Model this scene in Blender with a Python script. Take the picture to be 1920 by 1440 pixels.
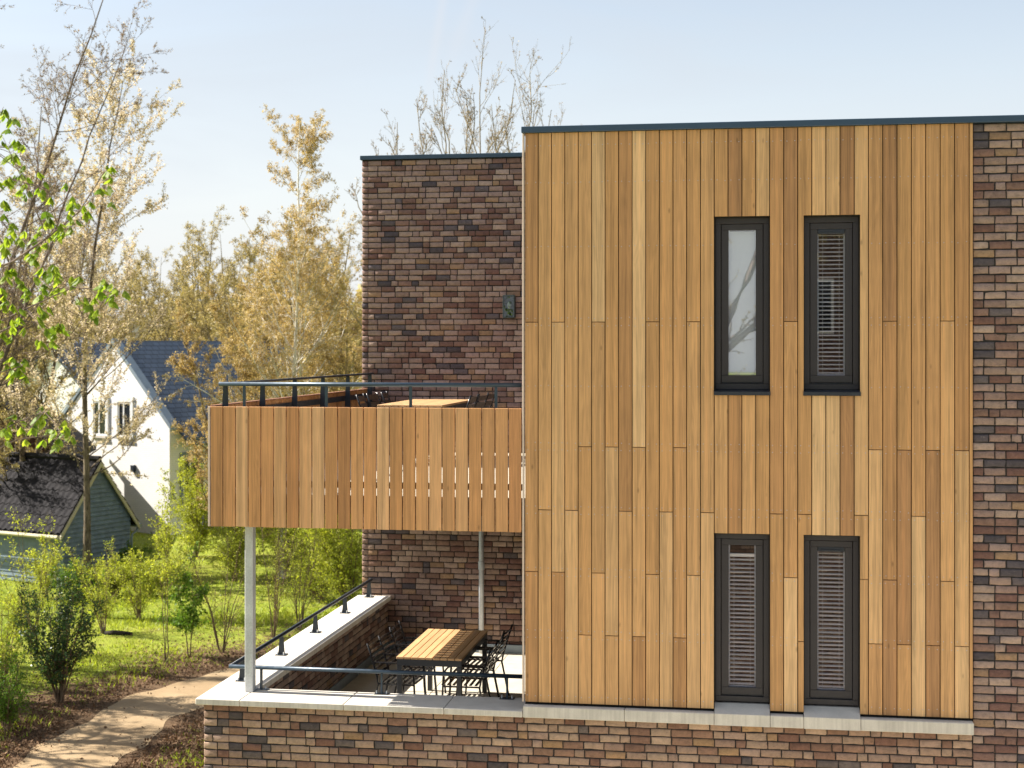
import bpy, math, random
import numpy as np
from mathutils import Vector

for o in list(bpy.data.objects):
    bpy.data.objects.remove(o)
SC = bpy.context.scene
COL = SC.collection
R = math.radians
rng = np.random.default_rng(7)
random.seed(7)

# ------------------------------------------------------------------ camera, sky, sun, exposure
YAW = R(9.0)
F = 2776.0            # focal length in units of a 1920 px wide frame
HOR = 652.0           # eye level row of the photograph
GZ = -7.05            # street level below the camera (eye level = 0)
cam_d = bpy.data.cameras.new('camera')
cam = bpy.data.objects.new('camera', cam_d)
COL.objects.link(cam)
cam.location = (0, 0, 0)
cam.rotation_euler = (R(90), 0, YAW)
cam_d.sensor_width = 36.0
cam_d.lens = 36.0 * F / 1920.0
cam_d.shift_y = -(720.0 - HOR) / 1920.0
cam_d.clip_start = 0.1
cam_d.clip_end = 3000
cam_d.dof.use_dof = True
cam_d.dof.focus_distance = 15.0
cam_d.dof.aperture_fstop = 2.8
SC.camera = cam

SUN_EL, SUN_AZ = R(43.0), R(270.0 + 1.6)     # from the left, almost parallel to the street front
world = bpy.data.worlds.new('World')
SC.world = world
world.use_nodes = True
wn = world.node_tree.nodes
wl = world.node_tree.links
sky = wn.new('ShaderNodeTexSky')
sky.sky_type = 'NISHITA'
sky.sun_disc = False
sky.sun_elevation = SUN_EL
sky.sun_rotation = SUN_AZ
sky.air_density = 1.0
sky.dust_density = 0.6
sky.ozone_density = 1.0
bg = wn['Background']
bg.inputs['Strength'].default_value = 0.102
tc = wn.new('ShaderNodeTexCoord')
mp = wn.new('ShaderNodeMapping')
mp.inputs['Scale'].default_value = (1.2, 1.2, 6.0)
mp.inputs['Rotation'].default_value = (0.0, 0.25, 0.4)
wl.new(tc.outputs['Generated'], mp.inputs['Vector'])
cn = wn.new('ShaderNodeTexNoise')
cn.inputs['Scale'].default_value = 2.2
cn.inputs['Detail'].default_value = 6
cn.inputs['Distortion'].default_value = 0.6
wl.new(mp.outputs['Vector'], cn.inputs['Vector'])
cr = wn.new('ShaderNodeMapRange')
cr.inputs['From Min'].default_value = 0.42
cr.inputs['From Max'].default_value = 0.75
cr.inputs['To Min'].default_value = 0.30
cr.inputs['To Max'].default_value = 0.85
wl.new(cn.outputs['Fac'], cr.inputs['Value'])
mx = wn.new('ShaderNodeMixRGB')
mx.inputs['Color2'].default_value = (2.60, 2.85, 3.15, 1)
wl.new(cr.outputs['Result'], mx.inputs['Fac'])
tint = wn.new('ShaderNodeMixRGB')
tint.blend_type = 'MULTIPLY'
tint.inputs['Fac'].default_value = 1.0
tint.inputs['Color2'].default_value = (1.0, .82, .69, 1)      # camera white balance set for warm shade
wl.new(sky.outputs['Color'], tint.inputs['Color1'])
wl.new(tint.outputs['Color'], mx.inputs['Color1'])
# the air whitens towards the horizon all round
hz_s = wn.new('ShaderNodeSeparateXYZ')
wl.new(tc.outputs['Generated'], hz_s.inputs[0])
hz = wn.new('ShaderNodeMapRange')
hz.interpolation_type = 'SMOOTHSTEP'
for k_, v_ in (('From Min', -.02), ('From Max', .26), ('To Min', .92), ('To Max', 0.0)):
    hz.inputs[k_].default_value = v_
wl.new(hz_s.outputs[2], hz.inputs['Value'])
mh = wn.new('ShaderNodeMixRGB')
mh.inputs['Color2'].default_value = (3.15, 3.30, 3.50, 1)
wl.new(hz.outputs['Result'], mh.inputs['Fac'])
wl.new(mx.outputs['Color'], mh.inputs['Color1'])
# two thin, spreading vapour trails high over the roofs
sepd = wn.new('ShaderNodeSeparateXYZ')
wl.new(tc.outputs['Generated'], sepd.inputs[0])
def wmath(op, a, b=0.0, clamp=False):
    n = wn.new('ShaderNodeMath'); n.operation = op; n.use_clamp = clamp
    for i, v in enumerate((a, b)):
        if hasattr(v, 'is_output'): wl.new(v, n.inputs[i])
        else: n.inputs[i].default_value = v
    return n.outputs[0]
ay = wmath('MAXIMUM', sepd.outputs[1], .001)
sa_x = wmath('DIVIDE', sepd.outputs[0], ay)
sa_z = wmath('DIVIDE', sepd.outputs[2], ay)
trail = None
for (x_lo, e_lo, x_hi, e_hi, wdt, amp) in ((-.2175, .175, -.2065, .240, .0035, .30), (-.2020, .195, -.1850, .240, .0050, .20)):
    sl_ = (x_hi - x_lo) / (e_hi - e_lo)
    line = wmath('ADD', wmath('MULTIPLY', wmath('SUBTRACT', sa_z, e_lo), sl_), x_lo)
    dd = wmath('DIVIDE', wmath('SUBTRACT', sa_x, line), wdt)
    g = wmath('POWER', 2.718, wmath('MULTIPLY', wmath('MULTIPLY', dd, dd), -1.0))
    fade = wmath('MULTIPLY', wmath('SUBTRACT', sa_z, e_lo - .02), 22.0, True)
    t_ = wmath('MULTIPLY', wmath('MULTIPLY', g, fade), amp)
    trail = t_ if trail is None else wmath('ADD', trail, t_)
mt = wn.new('ShaderNodeMixRGB')
mt.inputs['Color2'].default_value = (3.1, 3.15, 3.3, 1)
wl.new(trail, mt.inputs['Fac'])
wl.new(mh.outputs['Color'], mt.inputs['Color1'])
wl.new(mt.outputs['Color'], bg.inputs['Color'])

sun_d = bpy.data.lights.new('sun', 'SUN')
sun = bpy.data.objects.new('sun', sun_d)
COL.objects.link(sun)
sun_d.energy = 5.0
sun_d.angle = R(0.53)
sun_d.color = (1.0, 0.93, 0.82)
to_sun = Vector((math.sin(SUN_AZ) * math.cos(SUN_EL), math.cos(SUN_AZ) * math.cos(SUN_EL), math.sin(SUN_EL)))
sun.rotation_euler = to_sun.to_track_quat('Z', 'Y').to_euler()
sun.location = (-20, 5, 20)

SC.view_settings.view_transform = 'Standard'
SC.view_settings.look = 'None'
SC.view_settings.exposure = 1.38
SC.view_settings.gamma = 1.0
SC.render.engine = 'CYCLES'
SC.cycles.max_bounces = 6
SC.cycles.diffuse_bounces = 3
SC.cycles.glossy_bounces = 3
SC.cycles.transparent_max_bounces = 12
SC.render.resolution_x = 1024
SC.render.resolution_y = 768

# ------------------------------------------------------------------ places in the world
CY, SY = math.cos(YAW), math.sin(YAW)

def wx(px, Y):
    k = (px - 960.0) / F
    return Y * (k * CY - SY) / (CY + k * SY)

def gp(px, py, z=GZ):
    d = F * (-z) / (py - HOR)
    k = (px - 960.0) / F
    a = (k * CY - SY) / (CY + k * SY)
    Y = d / (CY - a * SY)
    return np.array([a * Y, Y, z])

def at(px, py, Y):
    X = wx(px, Y)
    return np.array([X, Y, (Y * CY - X * SY) * (HOR - py) / F])

# ------------------------------------------------------------------ object helpers
FRAME = {}

def tag(o, label=None, cat=None, group=None, kind=None):
    if label: o['label'] = label
    if cat: o['category'] = cat
    if group: o['group'] = group
    if kind: o['kind'] = kind
    return o

def thing(name, loc, rz=0.0, world_frame=False):
    o = bpy.data.objects.new(name, None)
    o.empty_display_size = 0.2
    COL.objects.link(o)
    o.location = loc
    o.rotation_euler = (0, 0, rz)
    FRAME[o] = np.array(loc, float) if world_frame else np.zeros(3)
    return o

def add_mesh(name, V, Fc, mat, parent=None, smooth=False, col=None, center=True):
    """V (n,3) in the frame of the thing (or world); Fc: array (m,3|4) or list of index lists; col: (n,4)."""
    V = np.asarray(V, float).reshape(-1, 3)
    c = (V.min(0) + V.max(0)) / 2 if center else np.zeros(3)
    if parent is None and center:
        c[2] = V[:, 2].min()
    me = bpy.data.meshes.new(name)
    L = V - c
    if isinstance(Fc, np.ndarray):
        m, k = Fc.shape
        me.vertices.add(len(L))
        me.vertices.foreach_set('co', L.astype(np.float32).ravel())
        me.loops.add(m * k)
        me.loops.foreach_set('vertex_index', Fc.astype(np.int32).ravel())
        me.polygons.add(m)
        me.polygons.foreach_set('loop_start', np.arange(0, m * k, k, dtype=np.int32))
        me.update(calc_edges=True)
    else:
        me.from_pydata(L.tolist(), [], Fc)
        me.update()
    if col is not None:
        ca = me.color_attributes.new('Col', 'FLOAT_COLOR', 'POINT')
        ca.data.foreach_set('color', np.asarray(col, np.float32).ravel())
    if smooth:
        me.polygons.foreach_set('use_smooth', np.ones(len(me.polygons), bool))
    mats = mat if isinstance(mat, (list, tuple)) else [mat]
    for m_ in mats:
        me.materials.append(m_)
    o = bpy.data.objects.new(name, me)
    COL.objects.link(o)
    if parent is not None:
        o.parent = parent
        o.location = c - FRAME[parent]
    else:
        o.location = c
    FRAME[o] = c
    return o

def copy_tree(o, parent=None):
    c = o.copy()
    COL.objects.link(c)
    c.parent = parent
    FRAME[c] = FRAME[o]
    for ch in o.children:
        if ch is not c:
            copy_tree(ch, c)
    return c

class MB:
    def __init__(s):
        s.v = []; s.f = []
    def add(s, V, Fc):
        b = len(s.v)
        s.v.extend([tuple(map(float, p)) for p in V])
        s.f.extend([[b + i for i in q] for q in Fc])
        return s
    def box(s, a, b, ch=0.0):
        x0, y0, z0 = [min(p, q) for p, q in zip(a, b)]
        x1, y1, z1 = [max(p, q) for p, q in zip(a, b)]
        if ch <= 0:
            V = [(x0, y0, z0), (x1, y0, z0), (x1, y1, z0), (x0, y1, z0), (x0, y0, z1), (x1, y0, z1), (x1, y1, z1), (x0, y1, z1)]
            Q = [(0, 3, 2, 1), (4, 5, 6, 7), (0, 1, 5, 4), (1, 2, 6, 5), (2, 3, 7, 6), (3, 0, 4, 7)]
            return s.add(V, Q)
        ch = min(ch, (x1 - x0) * .4, (y1 - y0) * .4, (z1 - z0) * .4)
        V = []; idx = {}
        for ix in (0, 1):
            for iy in (0, 1):
                for iz in (0, 1):
                    X, Y, Z = (x0, x1)[ix], (y0, y1)[iy], (z0, z1)[iz]
                    dx, dy, dz = (ch, -ch)[ix], (ch, -ch)[iy], (ch, -ch)[iz]
                    for a_, p in (('x', (X, Y + dy, Z + dz)), ('y', (X + dx, Y, Z + dz)), ('z', (X + dx, Y + dy, Z))):
                        idx[(ix, iy, iz, a_)] = len(V); V.append(p)
        I = lambda x, y, z, a_: idx[(x, y, z, a_)]
        Q = []
        for s_ in (0, 1):
            q = [I(s_, 0, 0, 'x'), I(s_, 1, 0, 'x'), I(s_, 1, 1, 'x'), I(s_, 0, 1, 'x')]; Q.append(q if s_ else q[::-1])
            q = [I(0, s_, 0, 'y'), I(0, s_, 1, 'y'), I(1, s_, 1, 'y'), I(1, s_, 0, 'y')]; Q.append(q if s_ else q[::-1])
            q = [I(0, 0, s_, 'z'), I(1, 0, s_, 'z'), I(1, 1, s_, 'z'), I(0, 1, s_, 'z')]; Q.append(q if s_ else q[::-1])
        for a0 in (0, 1):
            for b0 in (0, 1):
                q = [I(0, a0, b0, 'y'), I(1, a0, b0, 'y'), I(1, a0, b0, 'z'), I(0, a0, b0, 'z')]; Q.append(q if a0 != b0 else q[::-1])
                q = [I(a0, 0, b0, 'x'), I(a0, 1, b0, 'x'), I(a0, 1, b0, 'z'), I(a0, 0, b0, 'z')]; Q.append(q if a0 == b0 else q[::-1])
                q = [I(a0, b0, 0, 'x'), I(a0, b0, 1, 'x'), I(a0, b0, 1, 'y'), I(a0, b0, 0, 'y')]; Q.append(q if a0 != b0 else q[::-1])
                for c0 in (0, 1):
                    t = [I(a0, b0, c0, 'x'), I(a0, b0, c0, 'y'), I(a0, b0, c0, 'z')]
                    Q.append(t if (a0 + b0 + c0) % 2 == 1 else t[::-1])
        return s.add(V, Q)
    def tube(s, pts, r, n=8, cap=True):
        P = np.array(pts, float)
        rr = np.full(len(P), r) if np.isscalar(r) else np.array(r, float)
        T = np.gradient(P, axis=0)
        T /= np.linalg.norm(T, axis=1)[:, None]
        ref = np.array([0, 0, 1.0]) if abs(T[0][2]) < .9 else np.array([1.0, 0, 0])
        u = np.cross(T[0], ref); u /= np.linalg.norm(u)
        V = []; Q = []
        for i in range(len(P)):
            u = u - T[i] * np.dot(u, T[i]); u /= np.linalg.norm(u)
            w = np.cross(T[i], u)
            for k in range(n):
                a = 2 * math.pi * k / n
                V.append(P[i] + rr[i] * (math.cos(a) * u + math.sin(a) * w))
        for i in range(len(P) - 1):
            for k in range(n):
                Q.append((i * n + k, i * n + (k + 1) % n, (i + 1) * n + (k + 1) % n, (i + 1) * n + k))
        if cap:
            Q.append(tuple(range(n))[::-1]); Q.append(tuple((len(P) - 1) * n + k for k in range(n)))
        return s.add(V, Q)
    def prism(s, poly, axis, a, b):
        """extrude a 2D polygon along axis (0,1,2) from a to b"""
        n = len(poly)
        def p3(q, t):
            q = list(q); q.insert(axis, t); return tuple(q)
        V = [p3(q, a) for q in poly] + [p3(q, b) for q in poly]
        Q = [tuple(range(n)), tuple(range(n, 2 * n))[::-1]] + [(i, i + n, (i + 1) % n + n, (i + 1) % n) for i in range(n)]
        return s.add(V, Q)
    def obj(s, name, mat, parent=None, col=None, smooth=False):
        c = None
        if col is not None:
            c = np.tile(np.array(col, float), (len(s.v), 1))
        o = add_mesh(name, s.v, s.f, mat, parent, smooth, c)
        return o

def fix_normals(o):
    import bmesh
    bm = bmesh.new(); bm.from_mesh(o.data)
    bmesh.ops.recalc_face_normals(bm, faces=bm.faces)
    bm.to_mesh(o.data); bm.free()
    return o

# ------------------------------------------------------------------ materials
class NT:
    def __init__(s, name):
        s.m = bpy.data.materials.new(name); s.m.use_nodes = True
        s.n = s.m.node_tree.nodes; s.l = s.m.node_tree.links
        s.b = s.n['Principled BSDF']; s.out = s.n['Material Output']
    def node(s, t, **kw):
        n = s.n.new(t)
        for k, v in kw.items():
            setattr(n, k, v)
        return n
    def put(s, sock, v):
        if hasattr(v, 'is_output'): s.l.new(v, sock)
        elif v is not None: sock.default_value = v
    def pos(s):
        return s.node('ShaderNodeNewGeometry').outputs['Position']
    def objc(s):
        return s.node('ShaderNodeTexCoord').outputs['Object']
    def mapv(s, v, scale, rot=(0, 0, 0), loc=(0, 0, 0)):
        m = s.node('ShaderNodeMapping')
        s.put(m.inputs['Vector'], v); m.inputs['Scale'].default_value = scale
        m.inputs['Rotation'].default_value = rot; m.inputs['Location'].default_value = loc
        return m.outputs['Vector']
    def noise(s, v, scale, detail=4, rough=.55, dist=0.0, col=False):
        n = s.node('ShaderNodeTexNoise')
        s.put(n.inputs['Vector'], v); n.inputs['Scale'].default_value = scale
        n.inputs['Detail'].default_value = detail; n.inputs['Roughness'].default_value = rough
        n.inputs['Distortion'].default_value = dist
        return n.outputs['Color' if col else 'Fac']
    def math(s, op, a, b=0.0, c=0.0, clamp=False):
        n = s.node('ShaderNodeMath', operation=op, use_clamp=clamp)
        s.put(n.inputs[0], a); s.put(n.inputs[1], b); s.put(n.inputs[2], c)
        return n.outputs[0]
    def vmath(s, op, a, b):
        n = s.node('ShaderNodeVectorMath', operation=op)
        s.put(n.inputs[0], a); s.put(n.inputs[1], b)
        return n.outputs[0]
    def rng(s, v, a, b, c=0.0, d=1.0):
        n = s.node('ShaderNodeMapRange')
        s.put(n.inputs['Value'], v)
        for k, x in zip(('From Min', 'From Max', 'To Min', 'To Max'), (a, b, c, d)):
            n.inputs[k].default_value = x
        return n.outputs['Result']
    def mix(s, f, a, b, bt='MIX'):
        n = s.node('ShaderNodeMixRGB', blend_type=bt)
        s.put(n.inputs['Fac'], f)
        s.put(n.inputs['Color1'], a if hasattr(a, 'is_output') else (*a, 1))
        s.put(n.inputs['Color2'], b if hasattr(b, 'is_output') else (*b, 1))
        return n.outputs['Color']
    def scale(s, c, f):
        n = s.node('ShaderNodeVectorMath', operation='SCALE')
        s.put(n.inputs[0], c); s.put(n.inputs['Scale'], f)
        return n.outputs[0]
    def attr(s, name='Col'):
        n = s.node('ShaderNodeAttribute', attribute_name=name)
        return n.outputs['Color'], n.outputs['Alpha']
    def bump(s, h, strength=.3, dist=.01):
        n = s.node('ShaderNodeBump')
        n.inputs['Strength'].default_value = strength; n.inputs['Distance'].default_value = dist
        s.put(n.inputs['Height'], h)
        s.l.new(n.outputs['Normal'], s.b.inputs['Normal'])
    def base(s, c, rough=.6, metal=0.0, spec=.5):
        s.put(s.b.inputs['Base Color'], c if hasattr(c, 'is_output') else (*c, 1))
        s.put(s.b.inputs['Roughness'], rough)
        s.b.inputs['Metallic'].default_value = metal
        s.b.inputs['Specular IOR Level'].default_value = spec
        return s.m

def paint(name, c, rough=.45, metal=0.0, var=.08, nscale=6.0, bump=0.0):
    t = NT(name)
    n = t.noise(t.pos(), nscale, 5)
    t.base(t.scale(t.mix(0, c, c), t.rng(n, .3, .7, 1 - var, 1 + var)), t.rng(t.noise(t.pos(), nscale * 3, 3), .3, .7, rough - .08, rough + .08), metal)
    if bump: t.bump(t.noise(t.pos(), nscale * 12, 4), bump, .004)
    return t.m

def wood(name, axis=2, rough=.55, k=1.0, vc=True, c0=(.4, .22, .1)):
    """plank wood: tone from the plank's own colour attribute, grain along axis"""
    t = NT(name)
    if vc:
        c, a = t.attr()
    else:
        c, a = t.mix(0, c0, c0), 0.37
    off = t.math('MULTIPLY', a, 61.0)
    comb = t.node('ShaderNodeCombineXYZ')
    for i in range(3): t.put(comb.inputs[i], off)
    p = t.vmath('ADD', t.pos(), comb.outputs[0])
    sc = [9.0, 9.0, 9.0]; sc[axis] = .55
    n1 = t.noise(t.mapv(p, sc), 1.0, 2, .5, .3)
    rings = t.math('SINE', t.math('MULTIPLY', n1, 70.0))
    sf = [150.0, 150.0, 150.0]; sf[axis] = 3.0
    n2 = t.noise(t.mapv(p, sf), 1.0, 3, .6)
    ss = [28.0, 28.0, 28.0]; ss[axis] = .35
    n3 = t.noise(t.mapv(p, ss), 1.0, 3, .55)
    n4 = t.noise(p, 2.2, 4)
    f = t.math('ADD', t.math('MULTIPLY', rings, .035 * k), t.rng(n2, .3, .7, -.10 * k, .10 * k))
    f = t.math('ADD', f, t.rng(n3, .3, .7, -.17 * k, .17 * k))
    f = t.math('ADD', f, t.rng(n4, .35, .65, -.06, .06))
    f = t.math('ADD', f, 1.0)
    colr = t.scale(c, f)
    red = t.mix(t.rng(n3, .55, .75, 0, .25), colr, t.mix(1, colr, (.85, .62, .45), 'MULTIPLY'))
    # a few small dark knots
    v = t.node('ShaderNodeTexVoronoi'); sk = [5.5, 5.5, 5.5]; sk[axis] = 2.2
    t.put(v.inputs['Vector'], t.mapv(p, sk)); v.inputs['Scale'].default_value = 1.0
    kn = t.rng(v.outputs['Distance'], .02, .075, .62, 1.0)
    t.base(t.scale(red, kn), t.rng(n2, .3, .7, rough - .06, rough + .1), 0, .35)
    t.bump(t.math('ADD', n2, rings), .12, .002)
    return t.m

def brick_mat():
    t = NT('hand_moulded_brick')
    c, a = t.attr()
    comb = t.node('ShaderNodeCombineXYZ')
    o = t.math('MULTIPLY', a, 43.0)
    for i in range(3): t.put(comb.inputs[i], o)
    p = t.vmath('ADD', t.pos(), comb.outputs[0])
    n1 = t.noise(p, 22, 4, .6)
    n2 = t.noise(t.mapv(p, (30, 30, 75)), 1.0, 4, .65, 1.2)
    n3 = t.noise(p, 180, 3, .7)
    f = t.math('ADD', t.rng(n1, .3, .7, .80, 1.18), t.rng(n3, .3, .7, -.10, .10))
    f = t.math('MULTIPLY', f, t.rng(n2, .30, .5, .78, 1.04))
    hue = t.mix(t.rng(n1, .5, .75, 0, .35), t.scale(c, f), t.mix(1, t.scale(c, f), (.95, .8, .72), 'MULTIPLY'))
    pale = t.mix(t.rng(n2, .62, .8, 0, .45), hue, (.42, .36, .31))
    t.base(pale, .9, 0, .2)
    t.bump(t.math('ADD', t.math('MULTIPLY', n2, 1.6), t.math('MULTIPLY', n3, .35)), .55, .008)
    return t.m

def foliage(name, c1, c2, trans=.5, rough=.5, gloss=.3, tt=(1.15, 1.15, .55)):
    t = NT(name)
    c, a = t.attr()
    r = t.node('ShaderNodeSeparateColor'); t.put(r.inputs[0], c)
    colr = t.mix(r.outputs[0], c1, c2)
    colr = t.scale(colr, t.rng(r.outputs[1], 0, 1, .65, 1.3))
    t.base(colr, rough, 0, gloss)
    tr = t.node('ShaderNodeBsdfTranslucent')
    t.put(tr.inputs['Color'], t.mix(1, colr, tt, 'MULTIPLY'))
    ms = t.node('ShaderNodeMixShader')
    ms.inputs[0].default_value = trans
    t.l.new(t.b.outputs[0], ms.inputs[1]); t.l.new(tr.outputs[0], ms.inputs[2])
    t.l.new(ms.outputs[0], t.out.inputs['Surface'])
    return t.m

def bark(name, c1, c2, sc=14.0):
    t = NT(name)
    n = t.noise(t.mapv(t.pos(), (1, 1, .35)), sc, 5, .65)
    n2 = t.noise(t.pos(), 2.0, 3)
    c = t.mix(t.rng(n, .35, .65), c1, c2)
    t.base(t.scale(c, t.rng(n2, .3, .7, .75, 1.2)), .9, 0, .2)
    t.bump(n, .5, .02)
    return t.m

M = {}
M['clad'] = wood('hardwood_cladding', 2, .55, 1.45)
M['side_clad'] = wood('hardwood_side_cladding', 2)
M['tablewood'] = wood('teak_tabletop', 1, .5)
M['brick'] = brick_mat()
M['mortar'] = paint('dark_mortar', (.022, .019, .018), .95, 0, .25, 60, .3)
M['backing'] = paint('black_membrane', (.012, .011, .010), .9)
M['trim'] = paint('blue_grey_roof_trim', (.034, .066, .112), .42, .2, .06, 3)
M['rail'] = paint('blue_grey_steel', (.040, .062, .090), .36, .35, .08, 8)
M['dark_rail'] = paint('dark_steel_plate', (.020, .028, .040), .45, .2, .08, 8)
M['frame'] = paint('anthracite_window_frame', (.030, .026, .029), .5, 0, .05, 4)
M['sill'] = paint('dark_aluminium_sill', (.034, .040, .052), .38, .3, .1, 8)
M['spacer'] = paint('pale_spacer', (.42, .45, .54), .4, .1)
M['slat'] = paint('lavender_grey_slat', (.82, .79, .82), .4)
M['roller'] = paint('white_blind_fabric', (.52, .56, .62), .8, 0, .03)
M['profile'] = paint('pale_corner_profile', (.60, .48, .40), .5, 0, .05)
M['room'] = paint('room_reflection_brown', (.045, .028, .022), .9)  # brown reflection between the slats is painted into the room walls
M['slabc'] = paint('balcony_concrete', (.22, .21, .20), .85, 0, .12, 5, .2)
M['render_wall'] = None

def galv():
    t = NT('galvanised_steel')
    v = t.node('ShaderNodeTexVoronoi'); v.inputs['Scale'].default_value = 55.0
    t.put(v.inputs['Vector'], t.pos())
    n = t.noise(t.pos(), 4, 5)
    f = t.math('MULTIPLY', t.rng(v.outputs['Distance'], 0, .9, .88, 1.1), t.rng(n, .3, .7, .85, 1.12))
    t.base(t.scale(t.mix(0, (.52, .54, .56), (.3, .3, .3)), f), .5, .25)
    return t.m
M['galv'] = galv()
M['zinc'] = paint('zinc_sheet', (.22, .27, .32), .45, .3, .12, 4)

def concrete(name, c, streak=True):
    t = NT(name)
    p = t.pos()
    n = t.noise(p, 5, 5); n2 = t.noise(p, 90, 3, .7)
    st = t.noise(t.mapv(p, (30, 30, 1.0)), 1.0, 3, .6)
    f = t.math('MULTIPLY', t.rng(n, .3, .7, .88, 1.08), t.rng(n2, .3, .7, .95, 1.05))
    g = t.node('ShaderNodeNewGeometry')
    sp = t.node('ShaderNodeSeparateXYZ'); t.put(sp.inputs[0], g.outputs['Normal'])
    vert = t.rng(t.math('ABSOLUTE', sp.outputs[2]), .3, .8, 1.0, 0.0)
    f2 = t.math('SUBTRACT', 1.0, t.math('MULTIPLY', vert, t.rng(st, .40, .68, 0, .17)))
    t.base(t.scale(t.mix(0, c, c), t.math('MULTIPLY', f, f2)), .85, 0, .25)
    t.bump(n2, .15, .003)
    return t.m
M['coping'] = concrete('precast_coping', (.60, .56, .50))
M['tile'] = concrete('terrace_tile', (.52, .48, .40))
M['bounce_paving'] = concrete('pale_bounce_paving', (.60, .54, .44))

def glass(name, tint=(.97, .98, .98), refl=1.0):
    t = NT(name)
    fr = t.node('ShaderNodeLayerWeight')
    gl = t.node('ShaderNodeBsdfGlossy'); gl.inputs['Roughness'].default_value = 0.01
    tr = t.node('ShaderNodeBsdfTransparent'); tr.inputs['Color'].default_value = (*tint, 1)
    ms = t.node('ShaderNodeMixShader')
    t.put(ms.inputs[0], t.math('ADD', t.math('MULTIPLY', t.math('POWER', fr.outputs['Facing'], 5.0), .85), 0.30 * refl, clamp=True))
    t.l.new(tr.outputs[0], ms.inputs[1]); t.l.new(gl.outputs[0], ms.inputs[2])
    t.l.new(ms.outputs[0], t.out.inputs['Surface'])
    return t.m
M['glass'] = glass('window_glass')
M['glass_dark'] = glass('lantern_glass', (.72, .78, .80), .25)
M['black_metal'] = paint('black_chair_metal', (.028, .028, .031), .24, .5, .1, 10)
M['table_frame'] = paint('charcoal_table_frame', (.035, .038, .045), .45, .2)
M['brown_slat'] = paint('brown_chair_slat', (.06, .042, .032), .5)
M['lantern'] = paint('verdigris_lantern_metal', (.055, .075, .078), .5, .3)
M['bulb'] = paint('frosted_bulb', (.8, .74, .6), .3)

def painted_brick(name, c):
    t = NT(name)
    b = t.node('ShaderNodeTexBrick'); b.offset = .5
    tcn = t.objc()
    sp = t.node('ShaderNodeSeparateXYZ'); t.put(sp.inputs[0], tcn)
    cb = t.node('ShaderNodeCombineXYZ')
    t.put(cb.inputs[0], t.math('ADD', sp.outputs[0], sp.outputs[1])); t.put(cb.inputs[1], sp.outputs[2])
    t.put(b.inputs['Vector'], cb.outputs[0])
    b.inputs['Color1'].default_value = (*c, 1); b.inputs['Color2'].default_value = (*[x * .95 for x in c], 1)
    b.inputs['Mortar'].default_value = (*[x * .86 for x in c], 1)
    b.inputs['Scale'].default_value = 1.0; b.inputs['Brick Width'].default_value = .22; b.inputs['Row Height'].default_value = .075
    b.inputs['Mortar Size'].default_value = .008
    n = t.noise(tcn, 1.3, 4)
    t.base(t.scale(b.outputs['Color'], t.rng(n, .3, .7, .94, 1.04)), .8, 0, .3)
    t.bump(b.outputs['Fac'], -.3, .006)
    return t.m
M['white_brick'] = painted_brick('white_painted_brick', (.82, .81, .80))

def texture_brick(name, ca, cb_, mo):
    t = NT(name)
    b = t.node('ShaderNodeTexBrick'); b.offset = .5
    sp = t.node('ShaderNodeSeparateXYZ'); t.put(sp.inputs[0], t.pos())
    cb = t.node('ShaderNodeCombineXYZ')
    t.put(cb.inputs[0], t.math('ADD', sp.outputs[0], sp.outputs[1])); t.put(cb.inputs[1], sp.outputs[2])
    t.put(b.inputs['Vector'], cb.outputs[0])
    b.inputs['Color1'].default_value = (*ca, 1); b.inputs['Color2'].default_value = (*cb_, 1)
    b.inputs['Mortar'].default_value = (*mo, 1)
    b.inputs['Scale'].default_value = 1.0; b.inputs['Brick Width'].default_value = .195; b.inputs['Row Height'].default_value = .0755
    b.inputs['Mortar Size'].default_value = .009
    n = t.noise(t.pos(), 9, 4)
    t.base(t.scale(b.outputs['Color'], t.rng(n, .3, .7, .75, 1.2)), .9, 0, .2)
    t.bump(b.outputs['Fac'], -.5, .01)
    return t.m
M['far_brick'] = texture_brick('brick_courses', (.27, .19, .145), (.13, .075, .055), (.03, .026, .025))
M['red_brick'] = texture_brick('dark_red_brick', (.10, .035, .028), (.06, .025, .022), (.05, .04, .035))

def slate(name, c):
    t = NT(name)
    b = t.node('ShaderNodeTexBrick'); b.offset = .5
    sp = t.node('ShaderNodeSeparateXYZ'); t.put(sp.inputs[0], t.objc())
    cb = t.node('ShaderNodeCombineXYZ')
    t.put(cb.inputs[0], sp.outputs[1]); t.put(cb.inputs[1], sp.outputs[2])
    t.put(b.inputs['Vector'], cb.outputs[0])
    b.inputs['Color1'].default_value = (*c, 1); b.inputs['Color2'].default_value = (*[x * 1.35 for x in c], 1)
    b.inputs['Mortar'].default_value = (*[x * .3 for x in c], 1)
    b.inputs['Scale'].default_value = 1.0; b.inputs['Brick Width'].default_value = .34; b.inputs['Row Height'].default_value = .17
    b.inputs['Mortar Size'].default_value = .014
    t.base(b.outputs['Color'], .5, 0, .4)
    t.bump(b.outputs['Fac'], -.6, .02)
    return t.m
M['slate'] = slate('slate_roof', (.070, .092, .135))
M['pantile'] = paint('anthracite_pantile', (.016, .015, .018), .8, 0, .15, 7)
M['pantile'].node_tree.nodes['Principled BSDF'].inputs['Specular IOR Level'].default_value = .12
M['shed_board'] = paint('grey_blue_boards', (.15, .20, .245), .7, 0, .22, 5, .3)
M['cream'] = paint('cream_barge_board', (.48, .44, .30), .6)
M['white_paint'] = paint('white_paint', (.72, .72, .70), .5)
M['grey_paint'] = paint('blue_grey_paint', (.16, .20, .24), .5)
M['pane_dark'] = paint('dark_pane', (.02, .024, .028), .08, 0, .1)
M['bark_cherry'] = bark('cherry_bark', (.07, .054, .042), (.22, .175, .13))
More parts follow.
